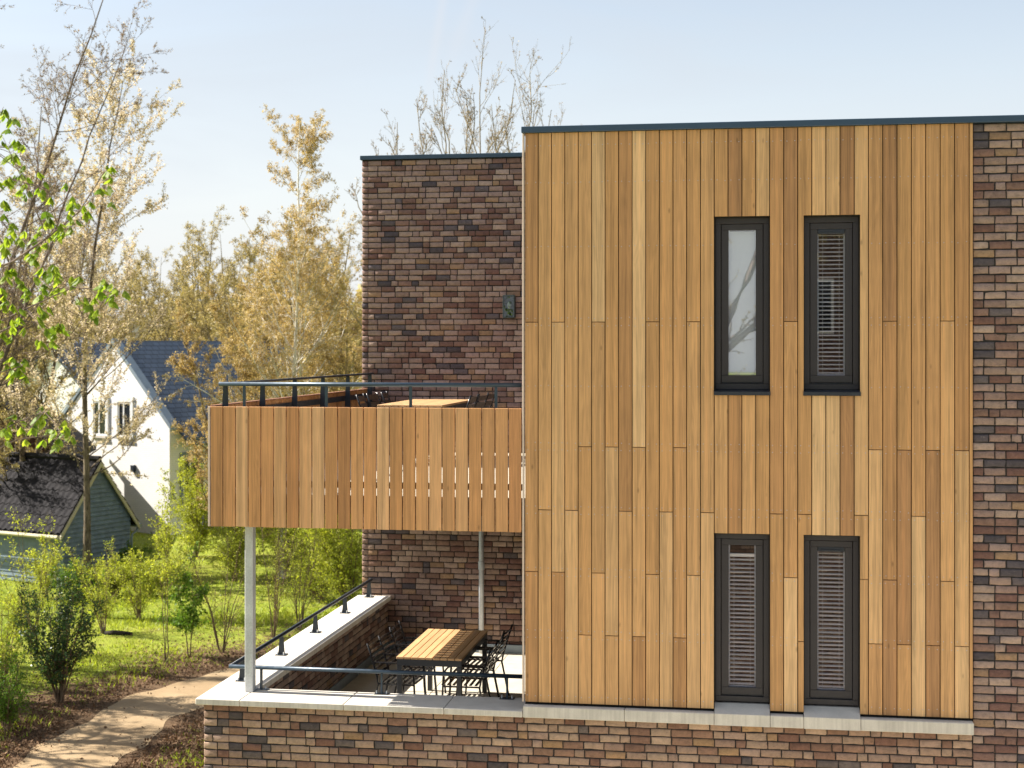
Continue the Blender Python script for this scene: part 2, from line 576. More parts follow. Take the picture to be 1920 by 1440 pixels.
M['bark_brown'] = bark('brown_bark', (.11, .082, .07), (.25, .19, .155))
M['bark_gold'] = bark('mossy_bark', (.13, .10, .05), (.30, .235, .13))
M['bark_bare'] = bark('bare_twig_bark', (.20, .165, .115), (.40, .33, .23))
M['bark_shrub'] = bark('shrub_bark', (.10, .07, .045), (.26, .19, .12))
def birch():
    t = NT('birch_bark')
    n = t.noise(t.mapv(t.pos(), (2.0, 2.0, 9.0)), 1.5, 4, .7)
    c = t.mix(t.rng(n, .60, .68), (.68, .64, .56), (.06, .05, .045))
    t.base(c, .7)
    return t.m
M['bark_birch'] = birch()
M['log'] = bark('dark_log', (.018, .015, .013), (.05, .04, .034))

# ------------------------------------------------------------------ ground, path, bounce paving
PATH_L = [gp(-120, 1640), gp(-40, 1500), gp(21, 1440), gp(139, 1360), gp(243, 1308), gp(347, 1273), gp(430, 1256), gp(620, 1232), gp(900, 1215)]
PATH_R = [gp(90, 1640), gp(170, 1500), gp(215, 1440), gp(262, 1400), gp(318, 1352), gp(385, 1326), gp(470, 1304), gp(640, 1276), gp(900, 1258)]

def resample(P, n):
    P = np.array(P)[:, :2]
    d = np.r_[0, np.cumsum(np.linalg.norm(np.diff(P, axis=0), axis=1))]
    t = np.linspace(0, d[-1], n)
    for _ in range(1):
        Q = np.stack([np.interp(t, d, P[:, 0]), np.interp(t, d, P[:, 1])], 1)
    k = np.ones(7) / 7
    Qp = np.pad(Q, ((3, 3), (0, 0)), mode='edge')
    return np.stack([np.convolve(Qp[:, 0], k, 'valid'), np.convolve(Qp[:, 1], k, 'valid')], 1)

NP = 160
pl = resample(PATH_L, NP); pr = resample(PATH_R, NP)
pmid = (pl + pr) / 2
phalf = np.linalg.norm(pl - pr, axis=1) / 2

def path_dist(XY):
    """signed distance to the path edge in metres (negative on the path)"""
    XY = np.asarray(XY)
    out = np.empty(len(XY))
    for i in range(0, len(XY), 20000):
        d = np.linalg.norm(XY[i:i + 20000, None, :] - pmid[None], axis=2) - phalf[None]
        out[i:i + 20000] = d.min(1)
    return out

def smooth_noise(X, Y, s, seed):
    r = np.random.default_rng(seed)
    out = np.zeros_like(X)
    for k in range(5):
        a = r.uniform(0, 6.28); f = s * (1.7 ** k) * .6
        b = r.uniform(0, 6.28); ph = r.uniform(0, 6.28, 2)
        out += np.sin(f * (X * math.cos(a) + Y * math.sin(a)) + ph[0]) * np.sin(f * (X * math.cos(b) + Y * math.sin(b)) + ph[1]) / (1.3 ** k)
    return out

def ground_mat():
    t = NT('meadow_ground')
    p = t.pos()
    c, a = t.attr()
    s = t.node('ShaderNodeSeparateColor'); t.put(s.inputs[0], c)
    n1 = t.noise(p, .8, 5, .6); n2 = t.noise(p, 9, 4, .6); n3 = t.noise(p, 60, 3, .7)
    g = t.mix(t.rng(n1, .35, .65), (.19, .245, .028), (.34, .37, .055))
    g = t.mix(t.rng(n2, .45, .7, 0, .6), g, (.10, .13, .02))
    g = t.mix(t.rng(n3, .55, .8, 0, .35), g, (.22, .20, .06))
    li = t.mix(t.rng(n2, .35, .65), (.085, .052, .030), (.19, .125, .075))
    li = t.mix(t.rng(n3, .5, .75, 0, .7), li, (.035, .022, .014))
    f = t.rng(t.math('ADD', s.outputs[0], t.rng(n2, .3, .7, -.35, .35)), .35, .65)
    f = t.math('MAXIMUM', f, t.rng(n1, .56, .70, 0, .55))
    t.base(t.mix(f, g, li), .95, 0, .1)
    t.bump(t.math('ADD', n2, n3), .7, .05)
    return t.m
M['ground'] = ground_mat()

def path_mat():
    t = NT('sandy_path')
    p = t.pos()
    n1 = t.noise(p, 1.1, 5, .6); n2 = t.noise(p, 40, 4, .7); n3 = t.noise(p, 150, 2, .6)
    c = t.mix(t.rng(n1, .3, .7), (.285, .203, .118), (.385, .285, .175))
    c = t.mix(t.rng(n2, .55, .75, 0, .5), c, (.19, .12, .068))
    t.base(t.scale(c, t.rng(n3, .3, .7, .85, 1.12)), .95, 0, .1)
    t.bump(t.math('ADD', n2, n3), .5, .02)
    return t.m
M['path'] = path_mat()

gx = np.unique(np.r_[np.linspace(-900, -60, 12), np.linspace(-60, 40, 150), np.linspace(40, 900, 12)])
gy = np.unique(np.r_[np.linspace(-400, 14, 10), np.linspace(14, 80, 120), np.linspace(80, 1800, 14)])
GX, GY = np.meshgrid(gx, gy)
pd_ = path_dist(np.stack([GX.ravel(), GY.ravel()], 1)).reshape(GX.shape)
litter = np.clip(1.0 - (pd_ - .2) / 3.4, 0, 1) + .22 * smooth_noise(GX, GY, .5, 3) * (pd_ < 9)
# leaf litter all the way between the path and the building
litter = np.where((GX > pmid[np.argmin(abs(pmid[:, 1] - 30)), 0]) & (pd_ < 5) & (GY < 30), np.maximum(litter, .8), litter)
GH = np.full(GX.shape, GZ) + .05 * smooth_noise(GX, GY, .25, 5) * np.clip((pd_ - .5) / 3, 0, 1) * (np.abs(GX) < 60) * (GY < 80) * (GY > 26)
nx_, ny_ = len(gx), len(gy)
ii = np.arange(nx_ * ny_).reshape(ny_, nx_)
GF = np.stack([ii[:-1, :-1], ii[:-1, 1:], ii[1:, 1:], ii[1:, :-1]], -1).reshape(-1, 4)
gcol = np.stack([np.clip(litter, 0, 1).ravel()] * 3 + [np.ones(GX.size)], 1)
ground = add_mesh('ground', np.stack([GX.ravel(), GY.ravel(), GH.ravel()], 1), GF, M['ground'], None, True, gcol)
tag(ground, 'bright green spring grass with brown leaf litter beside the path', 'ground', kind='structure')

w_ = np.linspace(0, 1, 7)
edge = .12 * np.sin(np.arange(NP) * .21) + .05 * np.sin(np.arange(NP) * .57)
edge2 = .12 * np.sin(np.arange(NP) * .19 + 1) + .05 * np.sin(np.arange(NP) * .51)
dirn = (pr - pl) / np.linalg.norm(pr - pl, axis=1)[:, None]
A_, B_ = pl + dirn * edge[:, None], pr + dirn * edge2[:, None]
PV = np.stack([np.r_[(A_ * (1 - q) + B_ * q).ravel()].reshape(-1, 2) for q in w_], 1)
PVz = np.concatenate([PV, np.full(PV.shape[:2] + (1,), GZ + .006) + .02 * (1 - (2 * w_[None, :, None] - 1) ** 2)], 2)
pi_ = np.arange(NP * 7).reshape(NP, 7)
PF = np.stack([pi_[:-1, :-1], pi_[:-1, 1:], pi_[1:, 1:], pi_[1:, :-1]], -1).reshape(-1, 4)
pth = add_mesh('path', PVz.reshape(-1, 3), PF, M['path'], None, True)
tag(pth, 'curving sandy footpath in dappled shade beside the terrace wall', 'path', kind='structure')

pv = MB().box((-4.6, -40, GZ - .2), (9, 13.55, GZ + .06)).obj('bounce_paving', M['bounce_paving'])  # unseen pale sheet, added so sunlight bounces up onto the timber front
tag(pv, 'unseen pale paving added to bounce sunlight onto the building front', 'bounce_paving', kind='structure')

# ------------------------------------------------------------------ the apartment building
D = 13.80             # plane of the timber front
YB = D + .02          # brick face of the street front
YW = 19.85            # brick face behind the terraces
XL = -5.24            # left end of the brickwork
COP_T, COP_B = -3.41, -3.47
FLO = -4.14           # lower terrace floor
UFL = -1.425          # upper balcony floor
BB, BT = -1.74, -.573 # bottom and top of the balcony boards
CL0, CP, NC = -2.0635, .12634, 32
CR = 2.0104
CTOP, CBOT = 2.02, -3.335

B = thing('apartment_building', (XL, YB, GZ), 0, True)
tag(B, 'modern brown brick apartment building with vertical timber cladding and two stacked terraces', 'building')

def wall_box(name, a, b, mat):
    return MB().box(a, b).obj(name, mat, B)

# masonry bodies: dark mortar faces, bricks stand 9 mm proud
w_low = wall_box('brick_wall', (XL + .009, YB + .009, -4.9), (CR + .0, YB + .40, COP_B - .001), M['mortar'])
w_side = wall_box('brick_wall', (XL + .009, YB + .402, -4.9), (XL + .36, YW - .002, COP_B - .001), M['mortar'])
w_right = wall_box('brick_wall', (CR + .004, YB + .009, -4.9), (6.0, YB + .40, 2.02), M['mortar'])
w_back = wall_box('brick_wall', (XL + .009, YW + .009, -4.9), (6.0, YW + 8.0, 2.585), M['mortar'])
w_base = wall_box('base_wall', (XL, YB, GZ - .3), (6.0, YW + 8.0, -4.902), M['far_brick'])
# core behind the cladding, with openings left for four windows (rooms behind them)
WIN = [(-.293, .213, -.437, 1.213), (.517, 1.022, -.437, 1.213), (-.293, .213, -3.285, -1.712), (.517, 1.022, -3.285, -1.712)]
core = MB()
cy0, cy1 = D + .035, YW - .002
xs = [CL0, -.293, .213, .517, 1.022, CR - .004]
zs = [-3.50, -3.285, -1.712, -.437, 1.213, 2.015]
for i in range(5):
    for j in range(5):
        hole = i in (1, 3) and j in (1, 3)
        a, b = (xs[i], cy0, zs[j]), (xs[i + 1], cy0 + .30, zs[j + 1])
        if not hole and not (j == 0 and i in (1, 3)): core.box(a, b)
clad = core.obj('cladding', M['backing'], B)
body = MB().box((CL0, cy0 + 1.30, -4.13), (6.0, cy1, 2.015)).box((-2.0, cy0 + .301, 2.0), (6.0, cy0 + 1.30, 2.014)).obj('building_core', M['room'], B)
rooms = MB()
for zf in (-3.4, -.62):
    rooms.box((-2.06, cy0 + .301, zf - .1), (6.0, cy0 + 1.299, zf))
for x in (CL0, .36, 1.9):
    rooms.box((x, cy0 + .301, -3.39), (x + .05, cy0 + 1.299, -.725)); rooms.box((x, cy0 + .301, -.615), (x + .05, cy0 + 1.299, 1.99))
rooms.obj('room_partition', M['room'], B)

# --- bricks
PAL = .90 * np.array([(.335, .252, .210), (.300, .220, .184), (.370, .284, .236), (.318, .236, .208), (.270, .192, .165),
                (.205, .128, .106), (.178, .104, .088), (.236, .152, .122), (.095, .084, .094), (.135, .116, .122), (.325, .222, .142), (.305, .208, .138)])
PW = np.array([.17, .14, .12, .11, .10, .10, .07, .09, .035, .04, .03, .025]); PW /= PW.sum()
CH = .0755

def lay(u0, u1, z0, z1, seed, breaks=()):
    """courses downward from z1: list of (u, z, w, h)"""
    r = random.Random(seed); out = []
    z = z1; row = 0
    segs = [u0, *breaks, u1]
    while z - CH > z0 - .001:
        for s0, s1 in zip(segs[:-1], segs[1:]):
            u = s0; first = True; run = r.randint(1, 4)
            while u < s1 - .02:
                if first:
                    w = (.182, .085, .13, .182)[(row + r.randint(0, 1)) % 4]
                    first = False
                elif run <= 0:
                    w = .085; run = r.randint(2, 7)
                else:
                    w = .184 + r.uniform(-.004, .004)
                run -= 1
                w = min(w, s1 - u - .004)
                if s1 - (u + w) < .06: w = s1 - u - .004
                out.append((u + .002, z - CH + .0055, w, CH - .011))
                u += w + .0105
        z -= CH; row += 1
    return np.array(out)

def brick_arrays(Q, seed, tint=(1, 1, 1)):
    r = np.random.default_rng(seed); n = len(Q)
    us = np.array([0, .06, .5, .94, 1.0]); vs = np.array([0, .17, .83, 1.0])
    U, Vv = np.meshgrid(us, vs)
    u = Q[:, 0, None] + U.ravel()[None] * Q[:, 2, None]
    v = Q[:, 1, None] + Vv.ravel()[None] * Q[:, 3, None]
    nn = r.normal(0, .0022, (n, 20)) + r.normal(0, .0018, (n, 1))
    rim = np.array([(i in (0, 4)) or (j in (0, 3)) for j in range(4) for i in range(5)])
    nn[:, rim] -= .0055
    u[:, rim] += r.normal(0, .0016, (n, rim.sum())); v[:, rim] += r.normal(0, .0016, (n, rim.sum()))
    per = [0, 1, 2, 3, 4, 9, 14, 19, 18, 17, 16, 15, 10, 5]
    ub, vb, nb = u[:, per], v[:, per], np.full((n, 14), -.034)
    P = np.stack([np.c_[u, ub], np.c_[v, vb], np.c_[nn, nb]], -1)
    fq = [(j * 5 + i, j * 5 + i + 1, j * 5 + i + 6, j * 5 + i + 5) for j in range(3) for i in range(4)]
    fq += [(per[(k + 1) % 14], per[k], 20 + k, 20 + (k + 1) % 14) for k in range(14)]
    base = PAL[r.choice(len(PAL), n, p=PW)] * r.uniform(.88, 1.12, (n, 1)) * np.array(tint)
    C = np.concatenate([np.repeat(base[:, None], 34, 1), np.repeat(r.uniform(0, 1, (n, 1, 1)), 34, 1)], 2)
    return P, np.array(fq), C

def place(P, plane, c):
    u, v, nn = P[..., 0], P[..., 1], P[..., 2]
    if plane == '-y': return np.stack([u, c - nn, v], -1)
    if plane == '+x': return np.stack([c + nn, u, v], -1)   # u along +y
    if plane == '-x': return np.stack([c - nn, -u, v], -1)

walls = []
walls.append((w_low, '-y', YB, lay(XL, CR - .001, -4.36, COP_B, 11, (-4.985,)), 1, (1.16, 1.07, .94)))
walls.append((w_right, '-y', YB, lay(CR + .006, 2.75, -4.36, 2.018, 12), 2, (1.08, 1.03, 1.03)))
walls.append((w_back, '-y', YW, lay(XL, -2.0, -1.45, 2.58, 13, (XL + .085,)), 3, (1.12, 1.05, 1.08)))
walls.append((w_back, '-y', YW, lay(XL, -2.0, FLO - .02, -1.50, 14, (XL + .085,)), 4, (1.12, 1.04, 1.0)))
walls.append((w_side, '+x', XL + .36 + .009, lay(YB + .42, YW - .003, FLO - .02, COP_B, 15), 5, (1, .97, .94)))
walls.append((w_low, '-x', XL, lay(-(YB + .40), -(YB + .012), -4.36, COP_B, 16), 6, (1, 1, 1)))
walls.append((w_side, '-x', XL, lay(-(YW), -(YB + .41), -4.36, COP_B, 17), 7, (1, 1, 1)))
walls.append((w_back, '-x', XL, lay(-(YW + .6), -(YW + .012), FLO, 2.58, 18), 8, (1, 1, 1)))
cand = []
data = []
for wi, (wo, plane, c, Q, seed, tint) in enumerate(walls):
    P, fq, C = brick_arrays(Q, 100 + seed, tint)
    W = place(P, plane, c)
    data.append((wo, W, fq, C, plane))
    if plane == '-y':
        cen = W.mean(1)
        dep = cen[:, 1] * CY - cen[:, 0] * SY
        px = 960 + F * (cen[:, 0] * CY + cen[:, 1] * SY) / dep
        py = HOR - F * cen[:, 2] / dep
        vis = (px > -20) & (px < 1935) & (py < 1450) & (py > 0)
        area = Q[:, 2] * Q[:, 3] * (F / dep) ** 2 * vis
        cand += [(a, wi, i) for i, a in enumerate(area) if a > 0]
cand.sort(reverse=True)
solo = set((wi, i) for a, wi, i in cand[:300])
restV, restF, restC, nb_ = [], [], [], 0
for wi, (wo, W, fq, C, plane) in enumerate(data):
    flip = plane in ('+x',)
    for i in range(len(W)):
        f = fq[:, ::-1] if flip else fq
        if (wi, i) in solo:
            add_mesh('brick', W[i], f, M['brick'], wo, False, C[i])
        else:
            restV.append(W[i]); restF.append(f + nb_); restC.append(C[i]); nb_ += 34
br = add_mesh('brickwork', np.concatenate(restV), np.concatenate(restF), M['brick'], B, False, np.concatenate(restC))
tag(br, kind='stuff')

# --- timber planks
WPAL = .97 * np.array([(.56, .318, .140), (.52, .285, .118), (.61, .368, .176), (.46, .243, .102), (.39, .205, .090), (.66, .420, .215), (.55, .300, .128)])
WPW = np.array([.23, .20, .15, .16, .09, .06, .11])

def wcol(r, tint=(1, 1, 1)):
    c = WPAL[r.choice(len(WPAL), p=WPW)] * r.uniform(.93, 1.07) * np.array(tint)
    return (*c, r.uniform())

def plank(poly, y0, y1, mat, parent, col, ch=.0025, name='plank'):
    """rectilinear outline in (x,z), front face at y0, back at y1, eased front edges"""
    n = len(poly); P = np.array(poly, float)
    ins = []
    for i in range(n):
        a, b, c = P[i - 1], P[i], P[(i + 1) % n]
        d1 = (b - a) / np.linalg.norm(b - a); d2 = (c - b) / np.linalg.norm(c - b)
        ins.append(b + ch * (np.array([-d1[1], d1[0]]) + np.array([-d2[1], d2[0]])))
    V = [(p[0], y0, p[1]) for p in ins] + [(p[0], y0 + ch, p[1]) for p in P] + [(p[0], y1, p[1]) for p in P]
    Fc = [list(range(n))]
    for i in range(n):
        j = (i + 1) % n
        Fc.append([i, n + i, n + j, j]); Fc.append([n + i, 2 * n + i, 2 * n + j, n + j])
    return add_mesh(name, V, Fc, mat, parent, False, np.tile(np.array(col), (len(V), 1)))

J1, J2, J3, J4, J5 = .241, -.927, -1.525, -2.107, -2.69
JO = {}
for n_ in (0, 2, 5, 9, 12, 19, 26, 30, 32): JO.setdefault(n_, []).extend([J1, J4])
for n_ in (4, 6, 8, 11, 25, 27, 29, 31): JO.setdefault(n_, []).extend([J2, J5])
for n_ in (1, 3, 7, 10, 13, 18, 20, 24, 28): JO.setdefault(n_, []).append(J3)
JO[20].append(J5); JO[24].append(J4)
rp = np.random.default_rng(21)
gap = .0075
for n_ in range(NC + 1):
    x0 = CL0 + n_ * CP + gap / 2
    x1 = CL0 + (n_ + 1) * CP - gap / 2 if n_ < NC else CR
    js = sorted(JO.get(n_, []))
    lv = [CBOT] + js + [CTOP]
    for za, zb in zip(lv[:-1], lv[1:]):
        za2 = za + (.003 if za in js else 0); zb2 = zb - (.003 if zb in js else 0)
        if 14 <= n_ <= 17 or 21 <= n_ <= 23:
            for a, b in ((1.213, CTOP), (-1.712, -.437)):
                plank([(x0, a), (x1, a), (x1, b), (x0, b)], D + rp.normal(0, .0008), D + .024, M['clad'], clad, wcol(rp))
            break
        y = D + rp.normal(0, .0008)
        if n_ in (20, 24):
            xc = .517 if n_ == 20 else 1.022
            ops = [(-3.285 - .2, -1.712), (-.437, 1.213)]
            # walk the notched side upwards
            zcut = sorted(set([za2, zb2] + [z for o_ in ops for z in o_ if za2 < z < zb2]))
            side = []
            for a, b in zip(zcut[:-1], zcut[1:]):
                m_ = (a + b) / 2
                inn = any(o_[0] < m_ < o_[1] for o_ in ops)
                x = xc if inn else (x1 if n_ == 20 else x0)
                side += [(x, a), (x, b)]
            s2 = [side[0]]
            for q in side[1:]:
                if abs(q[0] - s2[-1][0]) > 1e-6 or abs(q[1] - s2[-1][1]) > 1e-6: s2.append(q)
            # drop collinear
            s3 = [s2[0]] + [s2[i] for i in range(1, len(s2) - 1) if not (abs(s2[i - 1][0] - s2[i][0]) < 1e-6 and abs(s2[i + 1][0] - s2[i][0]) < 1e-6)] + [s2[-1]]
            if n_ == 20: poly = [(x0, za2)] + s3 + [(x0, zb2)]
            else: poly = [(x1, zb2)] + s3[::-1] + [(x1, za2)]
            if n_ == 24: pass
            plank(poly, y, D + .024, M['clad'], clad, wcol(rp))
        else:
            plank([(x0, za2), (x1, za2), (x1, zb2), (x0, zb2)], y, D + .024, M['clad'], clad, wcol(rp))
MB().box((CL0 - .024, D - .004, CBOT), (CL0 - .006, D + .03, CTOP), .002).obj('corner_profile', M['profile'], clad)
scr = MB()
for n_ in range(NC):
    for zz in (1.90, 1.55, .95, .275, .205, -.36, -.895, -.96, -1.49, -1.56, -2.07, -2.14, -2.655, -2.725, -3.27):
        if (14 <= n_ <= 17 or 20 <= n_ <= 24) and (-.50 < zz < 1.24 or zz < -1.68): continue
        for q_ in (.026, CP - .026):
            xx = CL0 + n_ * CP + q_ + rp.normal(0, .002); z_ = zz + rp.normal(0, .003)
            a_ = .0042
            scr.add([(xx + a_ * math.cos(k * 1.0472), D - .0032, z_ + a_ * math.sin(k * 1.0472)) for k in range(6)], [tuple(range(6))])
tag(scr.obj('screw_heads', M['spacer'], clad), kind='stuff')

# --- roof edge trims
MB().box((CL0 - .03, D - .035, 2.022), (6.0, D + .30, 2.08), .004).obj('roof_trim', M['trim'], B)
MB().box((XL - .02, YW - .035, 2.587), (6.0, YW + .30, 2.645), .004).obj('roof_trim', M['trim'], B)
MB().box((XL - .02, YW + .303, 2.587), (XL + .30, YW + 8.0, 2.645), .004).obj('roof_trim', M['trim'], B)
MB().box((CL0, D + .302, 2.016), (6.0, YW - .04, 2.05)).obj('flat_roof', M['backing'], B)

# --- coping stones and sills
cop = MB().box((XL + .02, YB + .03, COP_B - .0005), (XL + .3, YB + .3, COP_B + .02)).obj('coping', M['coping'], B)
def stone(a, b): return MB().box(a, b, .006).obj('coping_stone', M['coping'], cop)
Y0c, Y1c = D - .065, YB + .43
cx = [XL - .055, -4.845, -3.81, -2.83, CL0 - .012]
for a, b in zip(cx[:-1], cx[1:]):
    stone((a + .002, Y0c, COP_B), (b - .002, Y1c, COP_T))
cyy = [Y1c + .004, 15.45, 16.6, 17.75, 18.85, YW - .012]
for a, b in zip(cyy[:-1], cyy[1:]):
    stone((XL - .055, a + .002, COP_B), (XL + .415, b - .002, COP_T))
sx = [CL0 - .010, -1.12, -.293, .213, .517, 1.022, CR + .003]
for i, (a, b) in enumerate(zip(sx[:-1], sx[1:])):
    win_part = i in (2, 4)
    if win_part:
        fix_normals(MB().prism([(Y0c, COP_B), (D + .16, COP_B), (D + .16, -3.300), (D + .098, -3.300), (Y0c + .004, -3.362), (Y0c, -3.366)], 0, a + .0015, b - .0015).obj('coping_stone', M['coping'], cop))
    else:
        stone((a + .0015, Y0c, COP_B), (b - .0015, D + .034, -3.362))

# --- windows
def window(x0, x1, z0, z1, vent, sill):
    w = MB()
    yf = D + .10
    pt, pb_, ps = .055, .05, .052
    w.box((x0 + .006, yf, z1 - .006 - pt), (x1 - .006, yf + .07, z1 - .006), .003)
    w.box((x0 + .006, yf, z0), (x1 - .006, yf + .07, z0 + pb_), .003)
    w.box((x0 + .006, yf + .001, z0 + pb_), (x0 + .006 + ps, yf + .07, z1 - .006 - pt), .003)
    w.box((x1 - .006 - ps, yf + .001, z0 + pb_), (x1 - .006, yf + .07, z1 - .006 - pt), .003)
    win = w.obj('window', M['frame'], B)
    s = MB()
    a0, a1, b0, b1 = x0 + ps + .010, x1 - ps - .010, z0 + pb_ + .014, z1 - .010 - pt
    sw = .066; ys = yf + .010
    s.box((a0, ys, b1 - .055), (a1, ys + .055, b1), .003); s.box((a0, ys, b0), (a1, ys + .055, b0 + sw), .003)
    s.box((a0, ys + .001, b0 + sw), (a0 + sw, ys + .055, b1 - .055), .003); s.box((a1 - sw, ys + .001, b0 + sw), (a1, ys + .055, b1 - .055), .003)
    s.obj('sash', M['frame'], win)
    g0, g1, h0, h1 = a0 + sw, a1 - sw, b0 + sw, b1 - .055
    yg = ys + .030
    add_mesh('pane', [(g0 - .004, yg, h0 - .004), (g1 + .004, yg, h0 - .004), (g1 + .004, yg, h1 + .004), (g0 - .004, yg, h1 + .004)], [[0, 1, 2, 3]], M['glass'], win)
    sp = MB()
    sp.box((g0, yg + .009, h0), (g0 + .013, yg + .022, h1)).box((g1 - .013, yg + .009, h0), (g1, yg + .022, h1)).box((g0 + .013, yg + .009, h0), (g1 - .013, yg + .022, h0 + .012))
    sp.obj('spacer', M['spacer'], win)
    MB().box((a0 - .008, ys + .012, b0 - .010), (a1 + .008, ys + .05, b0 - .002)).obj('drip_rail', M['sill'], win)
    if vent:
        v = MB().box((g0 + .004, ys + .004, h1 - .045), (g1 - .004, ys + .026, h1), .004)
        v.box((g0 + .016, ys - .004, h1 - .030), (g1 - .016, ys + .003, h1 - .026))
        v.obj('ventilator', M['sill'], win)
    if sill:
        q = MB().prism([(D - .022, z0 - .052), (yf + .03, z0 - .052), (yf + .03, z0 - .002), (yf - .001, z0 - .002), (D - .022, z0 - .020)], 0, x0 - .004, x1 + .004)
        fix_normals(q.obj('window_sill', M['sill'], win))
    # reveal lining
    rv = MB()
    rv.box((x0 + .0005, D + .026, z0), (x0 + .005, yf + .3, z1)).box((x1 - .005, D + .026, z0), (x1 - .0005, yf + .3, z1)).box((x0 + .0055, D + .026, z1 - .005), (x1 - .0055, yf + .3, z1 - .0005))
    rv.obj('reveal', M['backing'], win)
    return (g0, g1, h0, h1, yg + .012)

blind_label = {1: 'open slatted venetian blind in the upper right window', 2: 'open slatted venetian blind in the lower left window', 3: 'open slatted venetian blind in the lower right window'}
for i, (x0, x1, z0, z1) in enumerate(WIN):
    up = i < 2
    g0, g1, h0, h1, yb = window(x0, x1, z0 + (.052 if up else 0.002), z1, i in (1, 3), up)
    if i == 0:
        rb = thing('roller_blind', ((g0 + g1) / 2, yb + .02, h0), 0, True)
        MB().box((g0 - .02, yb + .02, h0 + .02), (g1 + .02, yb + .022, h1 - .01)).obj('fabric', M['roller'], rb)
        MB().box((g0 - .02, yb + .012, h0 + .004), (g1 + .02, yb + .026, h0 + .02), .003).obj('bottom_bar', M['slat'], rb)
        tag(rb, 'closed white fabric blind behind the upper left window', 'blind')
        continue
    vb = thing('venetian_blind', ((g0 + g1) / 2, yb + .02, h0), 0, True)
    top = h1 - (.045 if i in (1, 3) else .0)
    if i == 2: top = h1 - .115
    pitch = .0385
    k = 0; z = h0 + .025
    me = None
    while z < top:
        s = MB()
        xa, xb = g0 + .006, g1 - .006
        prof = [(-.0125, -.0045), (0, .0012), (.0125, .0045)]
        V = []; 
        for (yy, zz) in prof: V += [(xa, yb + .02 + yy, z + zz), (xb, yb + .02 + yy, z + zz)]
        for (yy, zz) in prof: V += [(xa, yb + .02 + yy, z + zz - .0035), (xb, yb + .02 + yy, z + zz - .0035)]
        s.add(V, [(0, 1, 3, 2), (2, 3, 5, 4), (6, 8, 9, 7), (8, 10, 11, 9), (0, 6, 7, 1), (4, 5, 11, 10)])
        s.obj('slat', M['slat'], vb)
        z += pitch; k += 1
    for xq in (g0 + .05, g1 - .05):
        MB().box((xq - .001, yb + .006, h0), (xq + .001, yb + .0068, top)).obj('ladder_cord', M['slat'], vb)
    if i == 2:
        MB().box((g0 + .004, yb + .004, top), (g1 - .004, yb + .036, top + .03), .003).obj('head_rail', M['slat'], vb)
    tag(vb, blind_label[i], 'blind', 'venetian blinds behind the windows')

# --- balcony
bal = MB().box((XL + .085, D + .05, -1.60), (CL0 - .004, YW - .003, -1.46)).obj('balcony', M['slabc'], B)
MB().box((XL + .10, D + .06, -1.459), (CL0 - .006, YW - .004, UFL)).obj('deck', M['tile'], bal)
bx0, bx1 = -5.165, CL0 - .030
nb = 24; bp = (bx1 - bx0) / nb
r2 = np.random.default_rng(5)
for i in range(nb):
    tw = r2.normal(0, .0012)
    plank([(bx0 + i * bp + .0045, BB + r2.normal(0, .0015)), (bx0 + (i + 1) * bp - .0045, BB + r2.normal(0, .0015)), (bx0 + (i + 1) * bp - .0045, BT), (bx0 + i * bp + .0045, BT)],
          D + tw, D + .022, M['clad'], bal, wcol(r2, (1.0, .92, .92)))
MB().box((bx0 - .022, D - .002, BB), (bx0 - .002, D + .03, BT), .002).obj('corner_profile', M['profile'], bal)
sy0, sy1 = D + .035, YW - .02
ns = 46; spn = (sy1 - sy0) / ns
for i in range(ns):
    c = wcol(r2, (1.0, .9, .85))
    V = MB().box((bx0 - .018, sy0 + i * spn + .0065, BB), (bx0 + .004, sy0 + (i + 1) * spn - .0065, BT), .002)
    V.obj('plank', M['side_clad'], bal, c)
for z in (-.64, -1.32, -1.50):
    MB().box((bx0 + .006, D + .024, z - .03), (CL0 - .03, D + .045, z + .03)).obj('batten', M['dark_rail'], bal)
for z in (-.655, -1.32, -1.50):
    MB().box((bx0 + .006, D + .05, z - .035), (bx0 + .024, YW - .02, z + .03)).obj('batten', M['dark_rail'], bal)
MB().box((bx0 - .02, D + .05, BT + .001), (bx0 + .03, YW - .02, BT + .012), .002).obj('wood_cap', M['side_clad'], bal, (.30, .14, .08, .5))
# upper railing
yr = D + .085; zr = -.355
xr = -5.085
MB().tube([(xr - .02, yr, zr), (CL0 - .045, yr, zr)], .021, 12).obj('handrail', M['rail'], bal, smooth=True)
MB().box((xr - .022, yr + .02, zr - .012), (xr + .022, YW - .03, zr + .012), .006).obj('handrail', M['dark_rail'], bal)
for px in (458, 612, 770, 930):
    x = wx(px, yr)
    MB().box((x - .014, yr - .006, -1.0), (x + .014, yr + .006, zr - .02)).obj('post', M['rail'], bal)
for i in range(6):
    y = D + .20 + i * (YW - .17 - D - .20) / 5
    q = MB().prism([(xr - .05, -1.0), (xr + .045, -1.0), (xr + .024, zr - .012), (xr - .018, zr - .012)], 1, y - .009, y + .009)
    fix_normals(q.obj('post', M['dark_rail'], bal))

